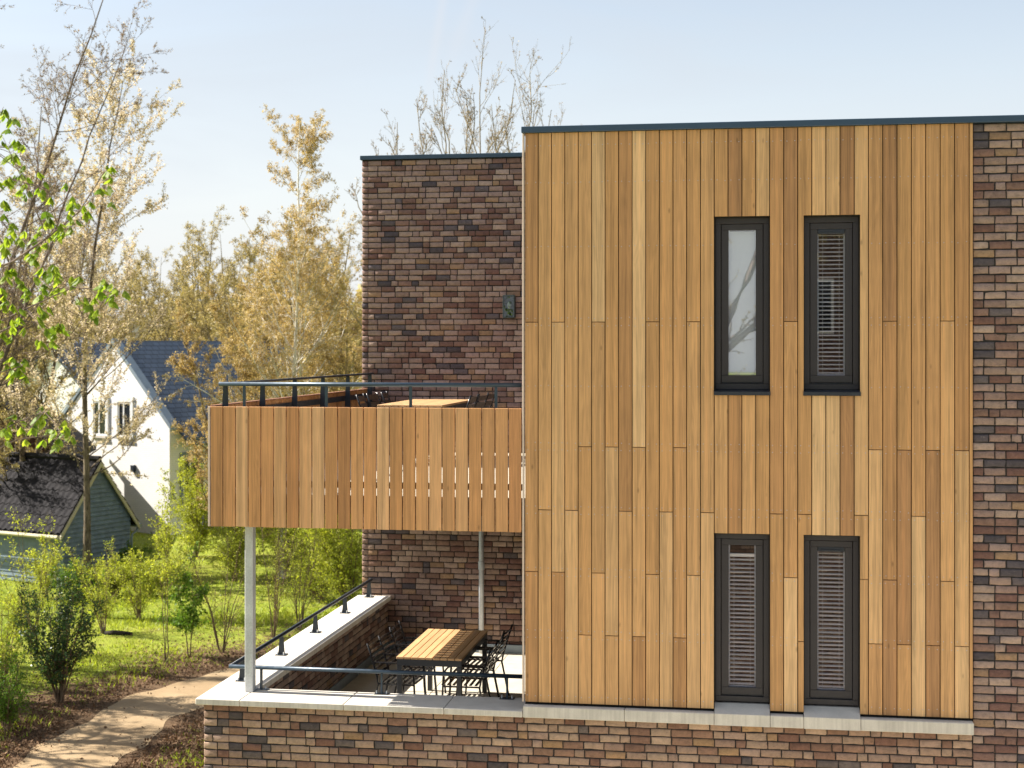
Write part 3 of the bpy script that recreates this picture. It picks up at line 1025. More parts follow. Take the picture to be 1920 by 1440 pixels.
# --- lower terrace floor, tiles, skirting
tf = MB().box((XL + .362, YB + .402, FLO - .25), (CL0 - .003, YW - .003, FLO - .041)).obj('terrace_floor', M['slabc'], B)
tx0, tx1, ty0, ty1 = XL + .39, CL0 - .01, YB + .41, YW - .06
ntx, nty = 5, 9
for i in range(ntx):
    for j in range(nty):
        a = (tx0 + i * (tx1 - tx0) / ntx + .002, ty0 + j * (ty1 - ty0) / nty + .002, FLO - .04)
        b = (tx0 + (i + 1) * (tx1 - tx0) / ntx - .002, ty0 + (j + 1) * (ty1 - ty0) / nty - .002, FLO + r2.normal(0, .0008))
        MB().box(a, b, .003).obj('tile', M['tile'], tf)
MB().box((XL + .40, YW - .05, FLO - .02), (CL0 - .01, YW - .012, FLO + .115), .004).obj('skirting', M['zinc'], tf)
MB().box((XL + .378, YB + .44, FLO - .02), (XL + .395, YW - .06, FLO + .115), .004).obj('skirting', M['zinc'], tf)
# lower railing on the coping
ry, rz = 14.2, -3.19
rx = -5.10
rail = MB().tube([(rx - .015, ry, rz), (-2.14, ry, rz)], .021, 12).obj('railing', M['rail'], B, smooth=True)
MB().tube([(rx, ry + .015, rz), (rx, YW - .03, rz)], .021, 12).obj('handrail', M['dark_rail'], rail, smooth=True)
def bolt(mb, x, y, z):
    mb.tube([(x, y, z), (x, y, z + .03)], .007, 6)
for y in (14.55, 15.84, 17.15, 18.47, 19.70):
    q = MB().prism([(rx - .038, COP_T + .008), (rx + .038, COP_T + .008), (rx + .020, rz - .015), (rx - .020, rz - .015)], 1, y - .006, y + .006)
    p = fix_normals(q.obj('post', M['dark_rail'], rail))
    MB().box((rx - .06, y - .055, COP_T + .0005), (rx + .06, y + .055, COP_T + .008)).obj('base_plate', M['dark_rail'], rail)
    for q_ in (-.035, .035):
        m = MB(); bolt(m, rx + q_, y - .035, COP_T + .008); m.obj('bolt', M['galv'], rail)
for px in (490, 716, 951):
    x = wx(px, ry)
    MB().box((x - .008, ry - .02, COP_T + .008), (x + .008, ry + .02, rz - .015)).obj('post', M['rail'], rail)
    MB().box((x - .07, ry - .04, COP_T + .0005), (x + .07, ry + .04, COP_T + .008)).obj('base_plate', M['dark_rail'], rail)
    for q_ in (-.05, .05):
        m = MB(); bolt(m, x + q_, ry - .015, COP_T + .008); m.obj('bolt', M['galv'], rail)
# steel column carrying the balcony corner
cxp = wx(465, 14.16)
MB().box((cxp, 14.06, COP_T + .001), (cxp + .082, 14.16, -1.601), .006).obj('steel_column', M['galv'], B)
# drain pipe by the back wall
dx = wx(902, 19.74)
dp = MB().tube([(dx, 19.76, FLO), (dx, 19.76, -1.601)], .034, 14).obj('drainpipe', M['galv'], B, smooth=True)
zc = at(902, 1060, 19.76)[2]
MB().tube([(dx, 19.76, zc - .06), (dx, 19.76, zc - .05), (dx, 19.76, zc + .05), (dx, 19.76, zc + .06)], [.036, .043, .043, .036], 14).obj('pipe_collar', M['galv'], dp, smooth=True)

# ------------------------------------------------------------------ wall lantern
lc = at(956, 575, YW)
ln = thing('wall_lantern', (lc[0], YW, lc[2] - .15), 0, True)
hw, hh = .082, .155
x, z = lc[0], lc[2]
MB().box((x - hw, YW - .028, z - hh), (x + hw, YW - .006, z + hh), .006).obj('back_plate', M['lantern'], ln)
fr = MB()
yf = YW - .105
for s in (-1, 1):
    fr.box((x + s * hw - (.014 if s > 0 else 0), yf, z - hh), (x + s * hw + (0 if s > 0 else .014), YW - .029, z + hh), .003)
fr.box((x - hw + .0142, yf, z + hh - .018), (x + hw - .0142, YW - .029, z + hh), .003)
fr.box((x - hw + .0142, yf, z - hh), (x + hw - .0142, YW - .029, z - hh + .018), .003)
fr.obj('lantern_frame', M['lantern'], ln)
MB().box((x - hw + .012, yf + .004, z - hh + .016), (x + hw - .012, yf + .008, z + hh - .016)).obj('glass_front', M['glass_dark'], ln)
MB().tube([(x, YW - .06, z - .10), (x, YW - .06, z - .03)], .018, 12).obj('lamp_holder', M['lantern'], ln)
MB().tube([(x, YW - .06, z - .03), (x, YW - .06, z - .015), (x, YW - .06, z + .02), (x, YW - .06, z + .05), (x, YW - .06, z + .065)], [.012, .02, .03, .024, .006], 12).obj('bulb', M['bulb'], ln, smooth=True)
tag(ln, 'small glazed metal wall lantern on the brick wall above the balcony', 'lamp')

# ------------------------------------------------------------------ tables and chairs
def table(loc, sx, sy, label):
    t = thing('garden_table', loc)
    n = 9; w = sx / n; r = np.random.default_rng(int(abs(loc[1]) * 100))
    for i in range(n):
        MB().box((-sx / 2 + i * w + .003, -sy / 2, .715), (-sx / 2 + (i + 1) * w - .003, sy / 2, .74), .003).obj('plank', M['tablewood'], t, (*(np.array((.52, .32, .16)) * r.uniform(.92, 1.08)), r.uniform()))
    f = MB()
    e = .008
    f.box((-sx / 2 + e, -sy / 2 + e, .645), (sx / 2 - e, -sy / 2 + e + .05, .713)).box((-sx / 2 + e, sy / 2 - e - .05, .645), (sx / 2 - e, sy / 2 - e, .713))
    f.box((-sx / 2 + e, -sy / 2 + e + .051, .645), (-sx / 2 + e + .05, sy / 2 - e - .051, .713)).box((sx / 2 - e - .05, -sy / 2 + e + .051, .645), (sx / 2 - e, sy / 2 - e - .051, .713))
    f.obj('apron', M['table_frame'], t)
    for a in (-1, 1):
        for b in (-1, 1):
            cx_, cy_ = a * (sx / 2 - .035), b * (sy / 2 - .035)
            MB().box((cx_ - .027, cy_ - .027, 0), (cx_ + .027, cy_ + .027, .6445), .003).obj('leg', M['table_frame'], t)
    tag(t, label, 'table', 'wood topped tables on the terraces')
    return t
table((-3.44, 16.72, FLO), .74, 1.65, 'slatted wooden table on the lower terrace, half in sun and half in shade')
table((-3.98, 18.30, UFL), .80, 2.0, 'pale wood topped table on the upper balcony')

def arc(p0, p1, p2, n=6):
    p0, p1, p2 = map(np.array, (p0, p1, p2))
    return [tuple((1 - t) ** 2 * p0 + 2 * t * (1 - t) * p1 + t * t * p2) for t in np.linspace(0, 1, n)]

def make_chair(wide, mat_slat):
    c = thing('terrace_chair', (0, 0, 0))
    hw = .215
    for s in (-1, 1):
        y = s * hw
        MB().tube([(.23, y, 0), (.20, y, .30)] + arc((.19, y, .52), (.17, y, .64), (.06, y, .645)), .0115, 6).obj('leg', M['black_metal'], c, smooth=True)
        MB().tube([(-.30, y, 0), (-.215, y, .40), (-.235, y, .50), (-.30, y, .72), (-.345, y, .85)], .0115, 6).obj('leg', M['black_metal'], c, smooth=True)
        MB().box((-.262, y - .022, .640), (.10, y + .022, .656), .004).obj('armrest', M['black_metal'], c)
        MB().tube([(.20, y, .41), (-.215, y, .41)], .010, 6).obj('seat_rail', M['black_metal'], c)
    ns = 7
    for i in range(ns):
        x = .20 - i * .062
        MB().box((x - (.024 if wide else .016), -hw + .012, .421), (x + (.024 if wide else .016), hw - .012, .432), .003).obj('seat_slat', mat_slat, c)
    nb = 4 if wide else 6
    for i in range(nb):
        t = (i + .6) / nb
        z = .47 + t * .36; x = -.23 - max(0, z - .50) * .31
        h = .034 if wide else .013
        q = MB()
        V = []
        ca, sa = math.cos(.30), math.sin(.30)
        for yy in (-hw + .012, -.07, .07, hw - .012):
            bow = -.018 * (1 - (yy / hw) ** 2)
            for (dx_, dz_) in ((-.004, -h), (.004, -h), (.004, h), (-.004, h)):
                V.append((x + bow + dx_ * ca - dz_ * sa, yy, z + dx_ * sa + dz_ * ca))
        Fc = [(0, 1, 2, 3), (15, 14, 13, 12)]
        for k in range(3):
            for m_ in range(4):
                Fc.append((k * 4 + m_, k * 4 + 4 + m_, k * 4 + 4 + (m_ + 1) % 4, k * 4 + (m_ + 1) % 4))
        q.add(V, Fc); fix_normals(q.obj('back_slat', mat_slat, c))
    return c

pos_words = {0: 'nearest the front railing', 1: 'in the middle', 2: 'nearest the brick wall'}
ch0 = None
for side, (xb, rot) in (('left', (-3.80, 0.0)), ('right', (-3.09, math.pi))):
    for k, y in enumerate((16.20, 16.66, 17.20)):
        if ch0 is None:
            ch0 = make_chair(False, M['black_metal']); o = ch0
        else:
            o = copy_tree(ch0)
        o.location = (xb + random.uniform(-.02, .02), y, FLO + .001)
        o.rotation_euler = (0, 0, rot + random.uniform(-.08, .08))
        tag(o, 'black slatted armchair, %s side of lower table, %s' % (side, pos_words[k]), 'chair', 'black chairs around the lower terrace table')
ch1 = None
for side, (xb, rot) in (('left', (-4.36, 0.0)), ('right', (-3.62, math.pi))):
    for k, y in enumerate((17.75, 18.35, 18.95)):
        if ch1 is None:
            ch1 = make_chair(True, M['brown_slat']); o = ch1
        else:
            o = copy_tree(ch1)
        o.location = (xb + random.uniform(-.02, .02), y, UFL + .001)
        o.rotation_euler = (0, 0, rot + random.uniform(-.1, .1))
        tag(o, 'brown slatted chair, %s side of upper balcony table, %s' % (side, pos_words[k]), 'chair', 'brown chairs around the upper balcony table')
#VEG#
# ------------------------------------------------------------------ neighbouring houses
def add_window(parent, x0, x1, z0, z1, face, c, mullion=True, surround=None, sillz=True, fmat=None):
    """window on a wall of a house in the house frame; face '-y' at y=c or '+x' at x=c"""
    fmat = fmat or M['white_paint']
    def bx(m, a0, a1, b0, b1, d0, d1):
        if face == '-y': m.box((a0, c - d1, b0), (a1, c - d0, b1))
        else: m.box((c + d0, a0, b0), (c + d1, a1, b1))
        return m
    w = MB(); t = .06
    for a0, a1, b0, b1 in ((x0, x1, z1 - t, z1), (x0, x1, z0, z0 + t), (x0, x0 + t, z0 + t, z1 - t), (x1 - t, x1, z0 + t, z1 - t)):
        bx(w, a0, a1, b0, b1, .0, .05)
    if mullion:
        xm = x0 + (x1 - x0) * .42
        bx(w, xm - .035, xm + .035, z0 + t, z1 - t, .0, .045)
    win = w.obj('window', fmat, parent)
    m = MB(); bx(m, x0 + t, x1 - t, z0 + t, z1 - t, .004, .02); m.obj('pane', M['pane_dark'], win)
    if surround:
        m = MB(); s = .12
        bx(m, x0 - s, x1 + s, z1, z1 + .22, .0, .07); bx(m, x0 - s, x0 - .001, z0 - .05, z1 - .001, .0, .07); bx(m, x1 + .001, x1 + s, z0 - .05, z1 - .001, .0, .07)
        m.obj('surround', surround, win)
    if sillz:
        m = MB(); bx(m, x0 - .06, x1 + .06, z0 - .1, z0 - .002, .0, .12); m.obj('sill', M['coping'], win)
    return win

C0 = gp(318, 1003)
rz_h = math.atan2(-.448, .893)
H = thing('white_house', (C0[0], C0[1], GZ), rz_h)
hwid, hlen, he = 6.5, 9.0, 4.0
ap = he + hwid / 2 * .97
m = MB().prism([(-hwid, -.3), (0, -.3), (0, he), (-hwid / 2, ap), (-hwid, he)], 1, 0, hlen)
fix_normals(m.obj('wall', M['white_brick'], H))
sl = .97
def slope_slab(x_top, x_bot, z_top, th, y0, y1, name, mat, parent):
    sgn = 1 if x_bot > x_top else -1
    z_bot = z_top - abs(x_bot - x_top) * sl
    m = MB().prism([(x_top, z_top), (x_bot, z_bot), (x_bot, z_bot + th), (x_top, z_top + th)], 1, y0, y1)
    return fix_normals(m.obj(name, mat, parent))
roof = slope_slab(-hwid / 2, .52, ap + .02, .16, .32, hlen + .2, 'roof', M['slate'], H)
slope_slab(-hwid / 2 - .003, -hwid - .52, ap + .02, .16, .32, hlen + .2, 'roof', M['slate'], H)
slope_slab(-hwid / 2, .10, ap + .06, .20, -.06, .31, 'gable_coping', M['zinc'], H)
slope_slab(-hwid / 2 - .003, -hwid - .10, ap + .06, .20, -.06, .31, 'gable_coping', M['zinc'], H)
MB().tube([(.56, .35, 3.42), (.56, hlen, 3.42)], .07, 8).obj('gutter', M['zinc'], H)
MB().tube([(.10, 2.3, 3.3), (.10, 2.3, 0)], .045, 8).obj('downpipe', M['zinc'], H)
for xa in (-2.9, -4.36):
    add_window(H, xa, xa + .76, 3.62, 4.95, '-y', 0, True, M['white_paint'])
add_window(H, .62, 1.5, 1.25, 2.85, '+x', 0, True, M['grey_paint'])
add_window(H, 3.4, 4.4, 1.25, 2.85, '+x', 0, True, M['grey_paint'])
MB().box((-2.1, -.12, 2.28), (-1.9, -.002, 2.55), .01).obj('wall_light', M['dark_rail'], H)
MB().box((-1.55, 5.2, ap - 1.55), (-1.05, 5.75, ap - 1.0), .02).obj('roof_vent', M['dark_rail'], H)
dm = MB().box((-.9, 3.1, 3.3), (.62, 4.4, 4.6)).obj('dormer', M['white_brick'], H)
MB().box((-1.5, 2.95, 4.6), (.75, 4.55, 4.75), .01).obj('dormer_roof', M['zinc'], dm)
tag(H, 'white painted gabled house with dark slate roof beyond the slim blossom tree', 'house')

# timber shed
S0 = gp(120, 1098)
SH = thing('timber_shed', (S0[0], S0[1], GZ), R(70))
sw_, sl_, se, sa_ = 2.75, 5.0, 1.82, 3.55
m = MB().prism([(0, -.2), (sw_, -.2), (sw_, se), (sw_ / 2, sa_), (0, se)], 1, .03, sl_)
fix_normals(m.obj('wall', M['backing'], SH))
nbd = 26; bh = (sa_ + .05) / nbd
for i in range(nbd):
    z0 = i * bh; z1 = z0 + bh
    half = lambda z: sw_ / 2 if z <= se else sw_ / 2 * (sa_ - z) / (sa_ - se)
    h0, h1 = half(z0), half(z1)
    if h1 < .04: h1 = .01
    V = [(sw_ / 2 - h0, -.034, z0), (sw_ / 2 + h0, -.034, z0), (sw_ / 2 + h1, .012, z1 - .004), (sw_ / 2 - h1, .012, z1 - .004),
         (sw_ / 2 - h0, .028, z0), (sw_ / 2 + h0, .028, z0), (sw_ / 2 + h1, .028, z1 - .004), (sw_ / 2 - h1, .028, z1 - .004)]
    add_mesh('board', V, [[0, 1, 2, 3], [7, 6, 5, 4], [0, 4, 5, 1], [1, 5, 6, 2], [3, 2, 6, 7], [0, 3, 7, 4]], M['shed_board'], SH)
    if z1 <= se + .05:
        V = [(-.035, sl_, z0), (-.035, .0, z0), (-.012, .0, z1 - .004), (-.012, sl_, z1 - .004), (-.001, sl_, z0), (-.001, .0, z0), (-.001, .0, z1 - .004), (-.001, sl_, z1 - .004)]
        fix_normals(add_mesh('board', V, [[0, 1, 2, 3], [7, 6, 5, 4], [0, 4, 5, 1], [1, 5, 6, 2], [3, 2, 6, 7], [0, 3, 7, 4]], M['shed_board'], SH))
ssl = (sa_ - se) / (sw_ / 2)
def pantiles(x_top, x_bot, ztop, y0, y1, name):
    rows, cols = 9, 22
    V = []; Fq = []
    for rI in range(rows):
        for e in (0, 1):
            t = (rI + e * 1.08) / rows
            x = x_top + (x_bot - x_top) * t
            z = ztop - abs(x - x_top) * ssl + (.035 if e else .0) + .03
            for k in range(cols * 4 + 1):
                y = y0 + (y1 - y0) * k / (cols * 4)
                V.append((x, y, z + .028 * math.sin(2 * math.pi * k / 4) ))
        b = rI * 2 * (cols * 4 + 1)
        for k in range(cols * 4):
            Fq.append([b + k, b + k + 1, b + cols * 4 + 1 + k + 1, b + cols * 4 + 1 + k])
    return add_mesh(name, V, np.array(Fq), M['pantile'], SH, True)
rf = slope_slab  # thin deck under the tiles
for s in (-1, 1):
    xb = sw_ / 2 + s * (sw_ / 2 + .28)
    mm = MB().prism([(sw_ / 2, sa_ + .01), (xb, sa_ + .01 - (sw_ / 2 + .28) * ssl), (xb, sa_ + .06 - (sw_ / 2 + .28) * ssl), (sw_ / 2, sa_ + .06)], 1, -.10, sl_ + .2)
    dk = fix_normals(mm.obj('roof', M['pantile'], SH))
    t_ = pantiles(sw_ / 2, xb, sa_ + .07, -.12, sl_ + .22, 'tiles'); t_.parent = SH
    tag(t_, kind='stuff')
    mm = MB().prism([(sw_ / 2, sa_ - .12), (xb, sa_ - .12 - (sw_ / 2 + .28) * ssl), (xb, sa_ + .03 - (sw_ / 2 + .28) * ssl), (sw_ / 2, sa_ + .03)], 1, -.16, -.11)
    fix_normals(mm.obj('barge_board', M['cream'], SH))
MB().tube([(sw_ / 2, -.1, sa_ + .12), (sw_ / 2, sl_ + .2, sa_ + .12)], .09, 8).obj('ridge', M['pantile'], SH)
ge = se - .28 * ssl
MB().tube([(-.36, -.12, ge), (-.36, sl_ + .1, ge)], .06, 8).obj('gutter', M['cream'], SH)
MB().tube([(sw_ + .36, -.12, ge), (sw_ + .36, sl_ + .1, ge)], .06, 8).obj('gutter', M['zinc'], SH)
MB().tube([(-.36, .25, ge - .03), (-.34, .25, ge - .14), (-.12, .25, ge - .26), (-.10, .25, ge - .36), (-.10, .25, 0)], .035, 8).obj('downpipe', M['cream'], SH)
MB().tube([(sw_ + .36, .0, ge - .03), (sw_ + .30, .0, ge - .16), (sw_ + .10, .0, ge - .26), (sw_ + .08, .0, ge - .4), (sw_ + .08, .0, 0)], .035, 8).obj('downpipe', M['zinc'], SH)
tag(SH, 'grey blue weatherboarded shed with dark pantile roof in front of the white house', 'shed')

def simple_house(name, loc, rz, w, l, e, wallm, roofm, label, wins=(), rise=.9, chim=(), dorm=()):
    h = thing(name, loc, rz)
    a = e + w / 2 * rise
    fix_normals(MB().prism([(0, -.3), (w, -.3), (w, e), (w / 2, a), (0, e)], 1, 0, l).obj('wall', wallm, h))
    for s in (-1, 1):
        xb = w / 2 + s * (w / 2 + .4)
        zb = a - (w / 2 + .4) * rise
        r_ = fix_normals(MB().prism([(w / 2, a), (xb, zb), (xb, zb + .18), (w / 2, a + .18)], 1, -.25, l + .25).obj('roof', roofm, h))
        if s < 0: r0 = r_
    for (f, c, x0, x1, z0, z1) in wins: add_window(h, x0, x1, z0, z1, f, c)
    for (x, y, hz) in chim: MB().box((x - .35, y - .3, a - 1.5), (x + .35, y + .3, a + hz), .02).obj('chimney', M['white_paint'], h)
    for (x, y, z) in dorm:
        d = fix_normals(MB().prism([(y - .55, z), (y + .55, z), (y + .55, z + 1.0), (y, z + 1.45), (y - .55, z + 1.0)], 0, x, x + 1.6).obj('dormer', M['white_paint'], h))
        MB().box((x + 1.59, y - .3, z + .15), (x + 1.62, y + .3, z + .95)).obj('dormer_window', M['pane_dark'], d)
    tag(h, label, 'house')
    return h
q = gp(455, 880)
simple_house('dormer_house', (wx(395, 96) - 4.2, 88.0, GZ), R(-82), 8.5, 13, 3.6, M['white_brick'], M['slate'], 'distant pale house with small white dormers showing between the golden trees', (), .92,
             ((4.25, 3.2, .9), (4.25, 6.4, 1.0)), ((4.9, 3.2, 5.5), (4.9, 5.0, 5.5), (4.9, 7.6, 5.2), (4.9, 10.0, 5.2)))
simple_house('pale_house', (wx(8, 66), 66, GZ), R(-20), 6.2, 8, 4.3, M['white_brick'], M['slate'], 'pale house half hidden by twigs left of the white gable', (('-y', 0, 4.0, 4.9, 1.3, 3.2),), .9)
simple_house('red_brick_house', (wx(-190, 46), 46, GZ), R(18), 5.2, 7, 3.4, M['red_brick'], M['pantile'], 'dark red brick house with white window frame at the left edge', (('-y', 0, 3.75, 4.55, .7, 2.7),), .85)

# ------------------------------------------------------------------ plants
def norm(a): return a / np.maximum(np.linalg.norm(a, axis=-1, keepdims=True), 1e-9)

def polylines(r, P0, D0, Ln, n, wander, trop, droop=None):
    B_ = len(P0); P = np.empty((B_, n + 1, 3)); P[:, 0] = P0; d = norm(D0)
    up = np.array([0, 0, 1.0])
    tr = np.broadcast_to(trop, (B_,))[:, None]
    for i in range(n):
        d = norm(d + wander * r.standard_normal((B_, 3)) + tr * up)
        P[:, i + 1] = P[:, i] + d * (Ln / n)[:, None]
    return P

def children(r, P, Rd, m, t0, t1, ang, angsd, tpow=1.0):
    B_, n1, _ = P.shape
    idx = np.repeat(np.arange(B_), m)
    t = t0 + (t1 - t0) * r.uniform(0, 1, len(idx)) ** tpow
    f = t * (n1 - 1); i = np.minimum(f.astype(int), n1 - 2); w = f - i
    p = P[idx, i] * (1 - w)[:, None] + P[idx, i + 1] * w[:, None]
    T = norm(P[idx, i + 1] - P[idx, i])
    rad = Rd[idx, i] * (1 - w) + Rd[idx, i + 1] * w
    a = np.abs(r.normal(ang, angsd, len(idx)))
    perp = norm(np.cross(T, r.standard_normal((len(idx), 3))))
    d = T * np.cos(a)[:, None] + perp * np.sin(a)[:, None]
    return p, d, t, idx, rad

def tubes(P, Rd, sides):
    B_, n1, _ = P.shape
    T = norm(np.gradient(P, axis=1))
    ref = np.where(np.abs(T[..., 2:3]) < .9, np.array([0, 0, 1.0]), np.array([1.0, 0, 0]))
    u = norm(np.cross(T, ref)); w = np.cross(T, u)
    a = 2 * np.pi * np.arange(sides) / sides
    V = P[:, :, None] + Rd[:, :, None, None] * (np.cos(a)[None, None, :, None] * u[:, :, None] + np.sin(a)[None, None, :, None] * w[:, :, None])
    base = (np.arange(B_)[:, None, None] * n1 + np.arange(n1 - 1)[None, :, None]) * sides
    k = np.arange(sides)[None, None]; k2 = (k + 1) % sides
    Fq = np.stack([base + k, base + k2, base + sides + k2, base + sides + k], -1)
    return V.reshape(-1, 3), Fq.reshape(-1, 4)

def leaves(r, Pc, size, droop=0.0, aspect=.5, sd=.3, clump=None):
    n = len(Pc)
    d = norm(r.standard_normal((n, 3)) + np.array([0, 0, -droop]))
    s = norm(np.cross(d, r.standard_normal((n, 3))))
    L = size * np.clip(r.normal(1, sd, n), .4, 1.8)[:, None]
    nrm = np.cross(d, s)
    V = np.stack([Pc, Pc + d * L * .45 + s * L * aspect * .5 + nrm * L * .08, Pc + d * L, Pc + d * L * .45 - s * L * aspect * .5 + nrm * L * .08], 1)
    Fq = np.arange(n * 4).reshape(n, 4)
    c1 = np.clip(r.normal(.5, .25, n), 0, 1) if clump is None else np.clip(clump + r.normal(0, .15, n), 0, 1)
    col = np.stack([c1, r.uniform(0, 1, n), np.zeros(n), np.ones(n)], 1)
    return V.reshape(-1, 3), Fq, np.repeat(col, 4, 0)

def along(r, P, n):
    B_, n1, _ = P.shape
    wl_ = np.linalg.norm(P[:, -1] - P[:, 0], axis=1); wl_ = wl_ / wl_.sum()
    i = r.choice(B_, n, p=wl_); f = r.uniform(.15, 1, n) * (n1 - 1); j = np.minimum(f.astype(int), n1 - 2); w = (f - j)[:, None]
    return P[i, j] * (1 - w) + P[i, j + 1] * w, i

def plant(name, label, cat, base, stems, levels, leaf, barkm, leafm, seed, group=None, crown='crown', trunk='trunk'):
    """stems: list of (points, radius0, radius1). levels: dicts. leaf: dict(n,size,lv,...)"""
    r = np.random.default_rng(seed)
    th = thing(name, tuple(base), 0, True)
    Vs, Fs, nv = [], [], 0
    npt = 16
    SP, SR, SL = [], [], []
    for pts, r0, r1 in stems:
        pts = np.array(pts, float) + np.array(base)
        d = np.r_[0, np.cumsum(np.linalg.norm(np.diff(pts, axis=0), axis=1))]
        t = np.linspace(0, d[-1], npt)
        # smooth interpolation with small wander
        Q = np.stack([np.interp(t, d, pts[:, k]) for k in range(3)], 1)
        wob = np.cumsum(r.normal(0, .012 * d[-1] / npt * (2 if r0 > .1 else 5), (npt, 3)), 0) * np.array([1, 1, 0]); wob[0] = 0
        Q = Q + wob
        SP.append(Q); SR.append(r0 + (r1 - r0) * (t / d[-1]) ** .8); SL.append(d[-1])
    SR = [q * np.r_[1.35, 1.1, np.ones(npt - 2)] for q in SR]
    P, Rd, Ln = np.array(SP), np.array(SR), np.array(SL)
    allp = []
    V, Fq = tubes(P, Rd, 8); Vs.append(V); Fs.append(Fq); nv += len(V)
    for li, lv in enumerate(levels):
        p, d, t, idx, rad = children(r, P, Rd, lv['m'], lv.get('t0', .25), lv.get('t1', 1.0), lv['ang'], lv.get('sd', .2), lv.get('tp', 1.0))
        prof = lv.get('prof')
        l = Ln[idx] * lv['ratio'] * (prof(t) if prof else (1.15 - .75 * t)) * r.uniform(.6, 1.15, len(t))
        n = lv.get('n', 5)
        Pn = polylines(r, p, d, l, n, lv.get('wander', .12), lv.get('trop', .06))
        r0 = np.minimum(rad * lv.get('rr', .6), l * .03 + .003)
        r0 = np.maximum(r0, lv.get('rmin', .003))
        Rn = r0[:, None] * (1 - np.linspace(0, 1, n + 1)[None] * .75)
        V, Fq = tubes(Pn, Rn, lv.get('sides', 4 if li < 1 else 3))
        Vs.append(V); Fs.append(Fq + nv); nv += len(V)
        allp.append(Pn)
        P, Rd, Ln = Pn, Rn, l
    add_mesh(trunk, np.concatenate(Vs), np.concatenate(Fs), barkm, th, True)
    if leaf:
        LV, LF, LC, nl = [], [], [], 0
        for lf in (leaf if isinstance(leaf, list) else [leaf]):
            Pc, i = along(r, allp[lf.get('lv', -1)], lf['n'])
            if lf.get('k', 1) > 1:
                Pc = np.repeat(Pc, lf['k'], 0); i = np.repeat(i, lf['k'])
            Pc = Pc + r.normal(0, lf.get('jit', .03), Pc.shape)
            if 'mask' in lf: Pc = Pc[lf['mask'](Pc)]; i = None
            cl = np.random.default_rng(seed + 1).uniform(.1, .9, len(allp[lf.get('lv', -1)]))[i] if i is not None else None
            V, Fq, Cc = leaves(r, Pc, lf['size'], lf.get('droop', 0), lf.get('aspect', .5), .3, cl)
            LV.append(V); LF.append(Fq + nl); LC.append(Cc); nl += len(V)
        add_mesh(crown, np.concatenate(LV), np.concatenate(LF), leafm, th, False, np.concatenate(LC))
    tag(th, label, cat, group)
    return th

def replant(src, base, sc, rz, label):
    o = copy_tree(src)
    o.location = tuple(base); o.rotation_euler = (0, 0, rz); o.scale = (sc, sc, sc)
    tag(o, label)
    return o

M['lf_blossom'] = foliage('pale_blossom', (.82, .72, .62), (.52, .44, .22), .45, tt=(1.05, 1.0, .85))
M['lf_bud'] = foliage('brown_buds', (.24, .17, .14), (.38, .31, .20), .4, tt=(1.05, 1.0, .85))
M['lf_gold'] = foliage('golden_catkins', (.40, .28, .12), (.58, .47, .24), .4, tt=(1.15, 1.08, .66))
M['lf_olive'] = foliage('olive_buds', (.33, .26, .12), (.48, .41, .20), .4, tt=(1.15, 1.08, .66))
M['lf_fresh'] = foliage('fresh_green_leaf', (.16, .27, .025), (.36, .44, .06), .55)
M['lf_yellowgreen'] = foliage('yellow_green_leaf', (.30, .36, .045), (.50, .52, .09), .55)
M['lf_mid'] = foliage('mid_green_leaf', (.07, .16, .016), (.15, .25, .03), .5)
M['lf_dark'] = foliage('dark_evergreen_leaf', (.026, .075, .016), (.07, .14, .034), .3, .35, .5)
M['lf_grass'] = foliage('grass_blade', (.18, .27, .025), (.38, .43, .06), .45)
M['lf_dry'] = foliage('dry_leaf', (.09, .052, .03), (.26, .165, .10), .15, .8, .1, tt=(1.05, 1.0, .85))

def flat(px, py): return gp(px, py)
def stem(*pts): return [tuple(p) for p in pts]

# slim blossom tree in the lawn
b = gp(165, 1100); up = lambda h, dx=0, dy=0: (dx, dy, h)
plant('blossom_tree', 'tall slim cherry tree with pale blossom in front of the white house', 'tree', b,
      [(stem(up(0), up(4, -.05), up(7.2, -.1, .1), up(10, .3), up(12.5, .7), up(14.9, 1.25)), .13, .012)],
      [dict(m=64, t0=.20, t1=.97, ang=.85, sd=.2, ratio=.33, prof=lambda t: 1.1 - .7 * t, n=8, wander=.10, trop=.10, rr=.24, rmin=.006),
       dict(m=8, t0=.15, ang=.6, sd=.2, ratio=.45, n=5, wander=.10, trop=.09, rmin=.005),
       dict(m=4, t0=.2, ang=.6, sd=.3, ratio=.42, n=3, wander=.12, trop=.05, rmin=.006)],
      [dict(n=30000, size=.052, lv=1, jit=.03, aspect=.8), dict(n=12000, size=.05, lv=2, jit=.03, aspect=.8), dict(n=5000, size=.05, lv=0, jit=.03, aspect=.8)],
      M['bark_cherry'], M['lf_blossom'], 31, 'trees around the lawn')

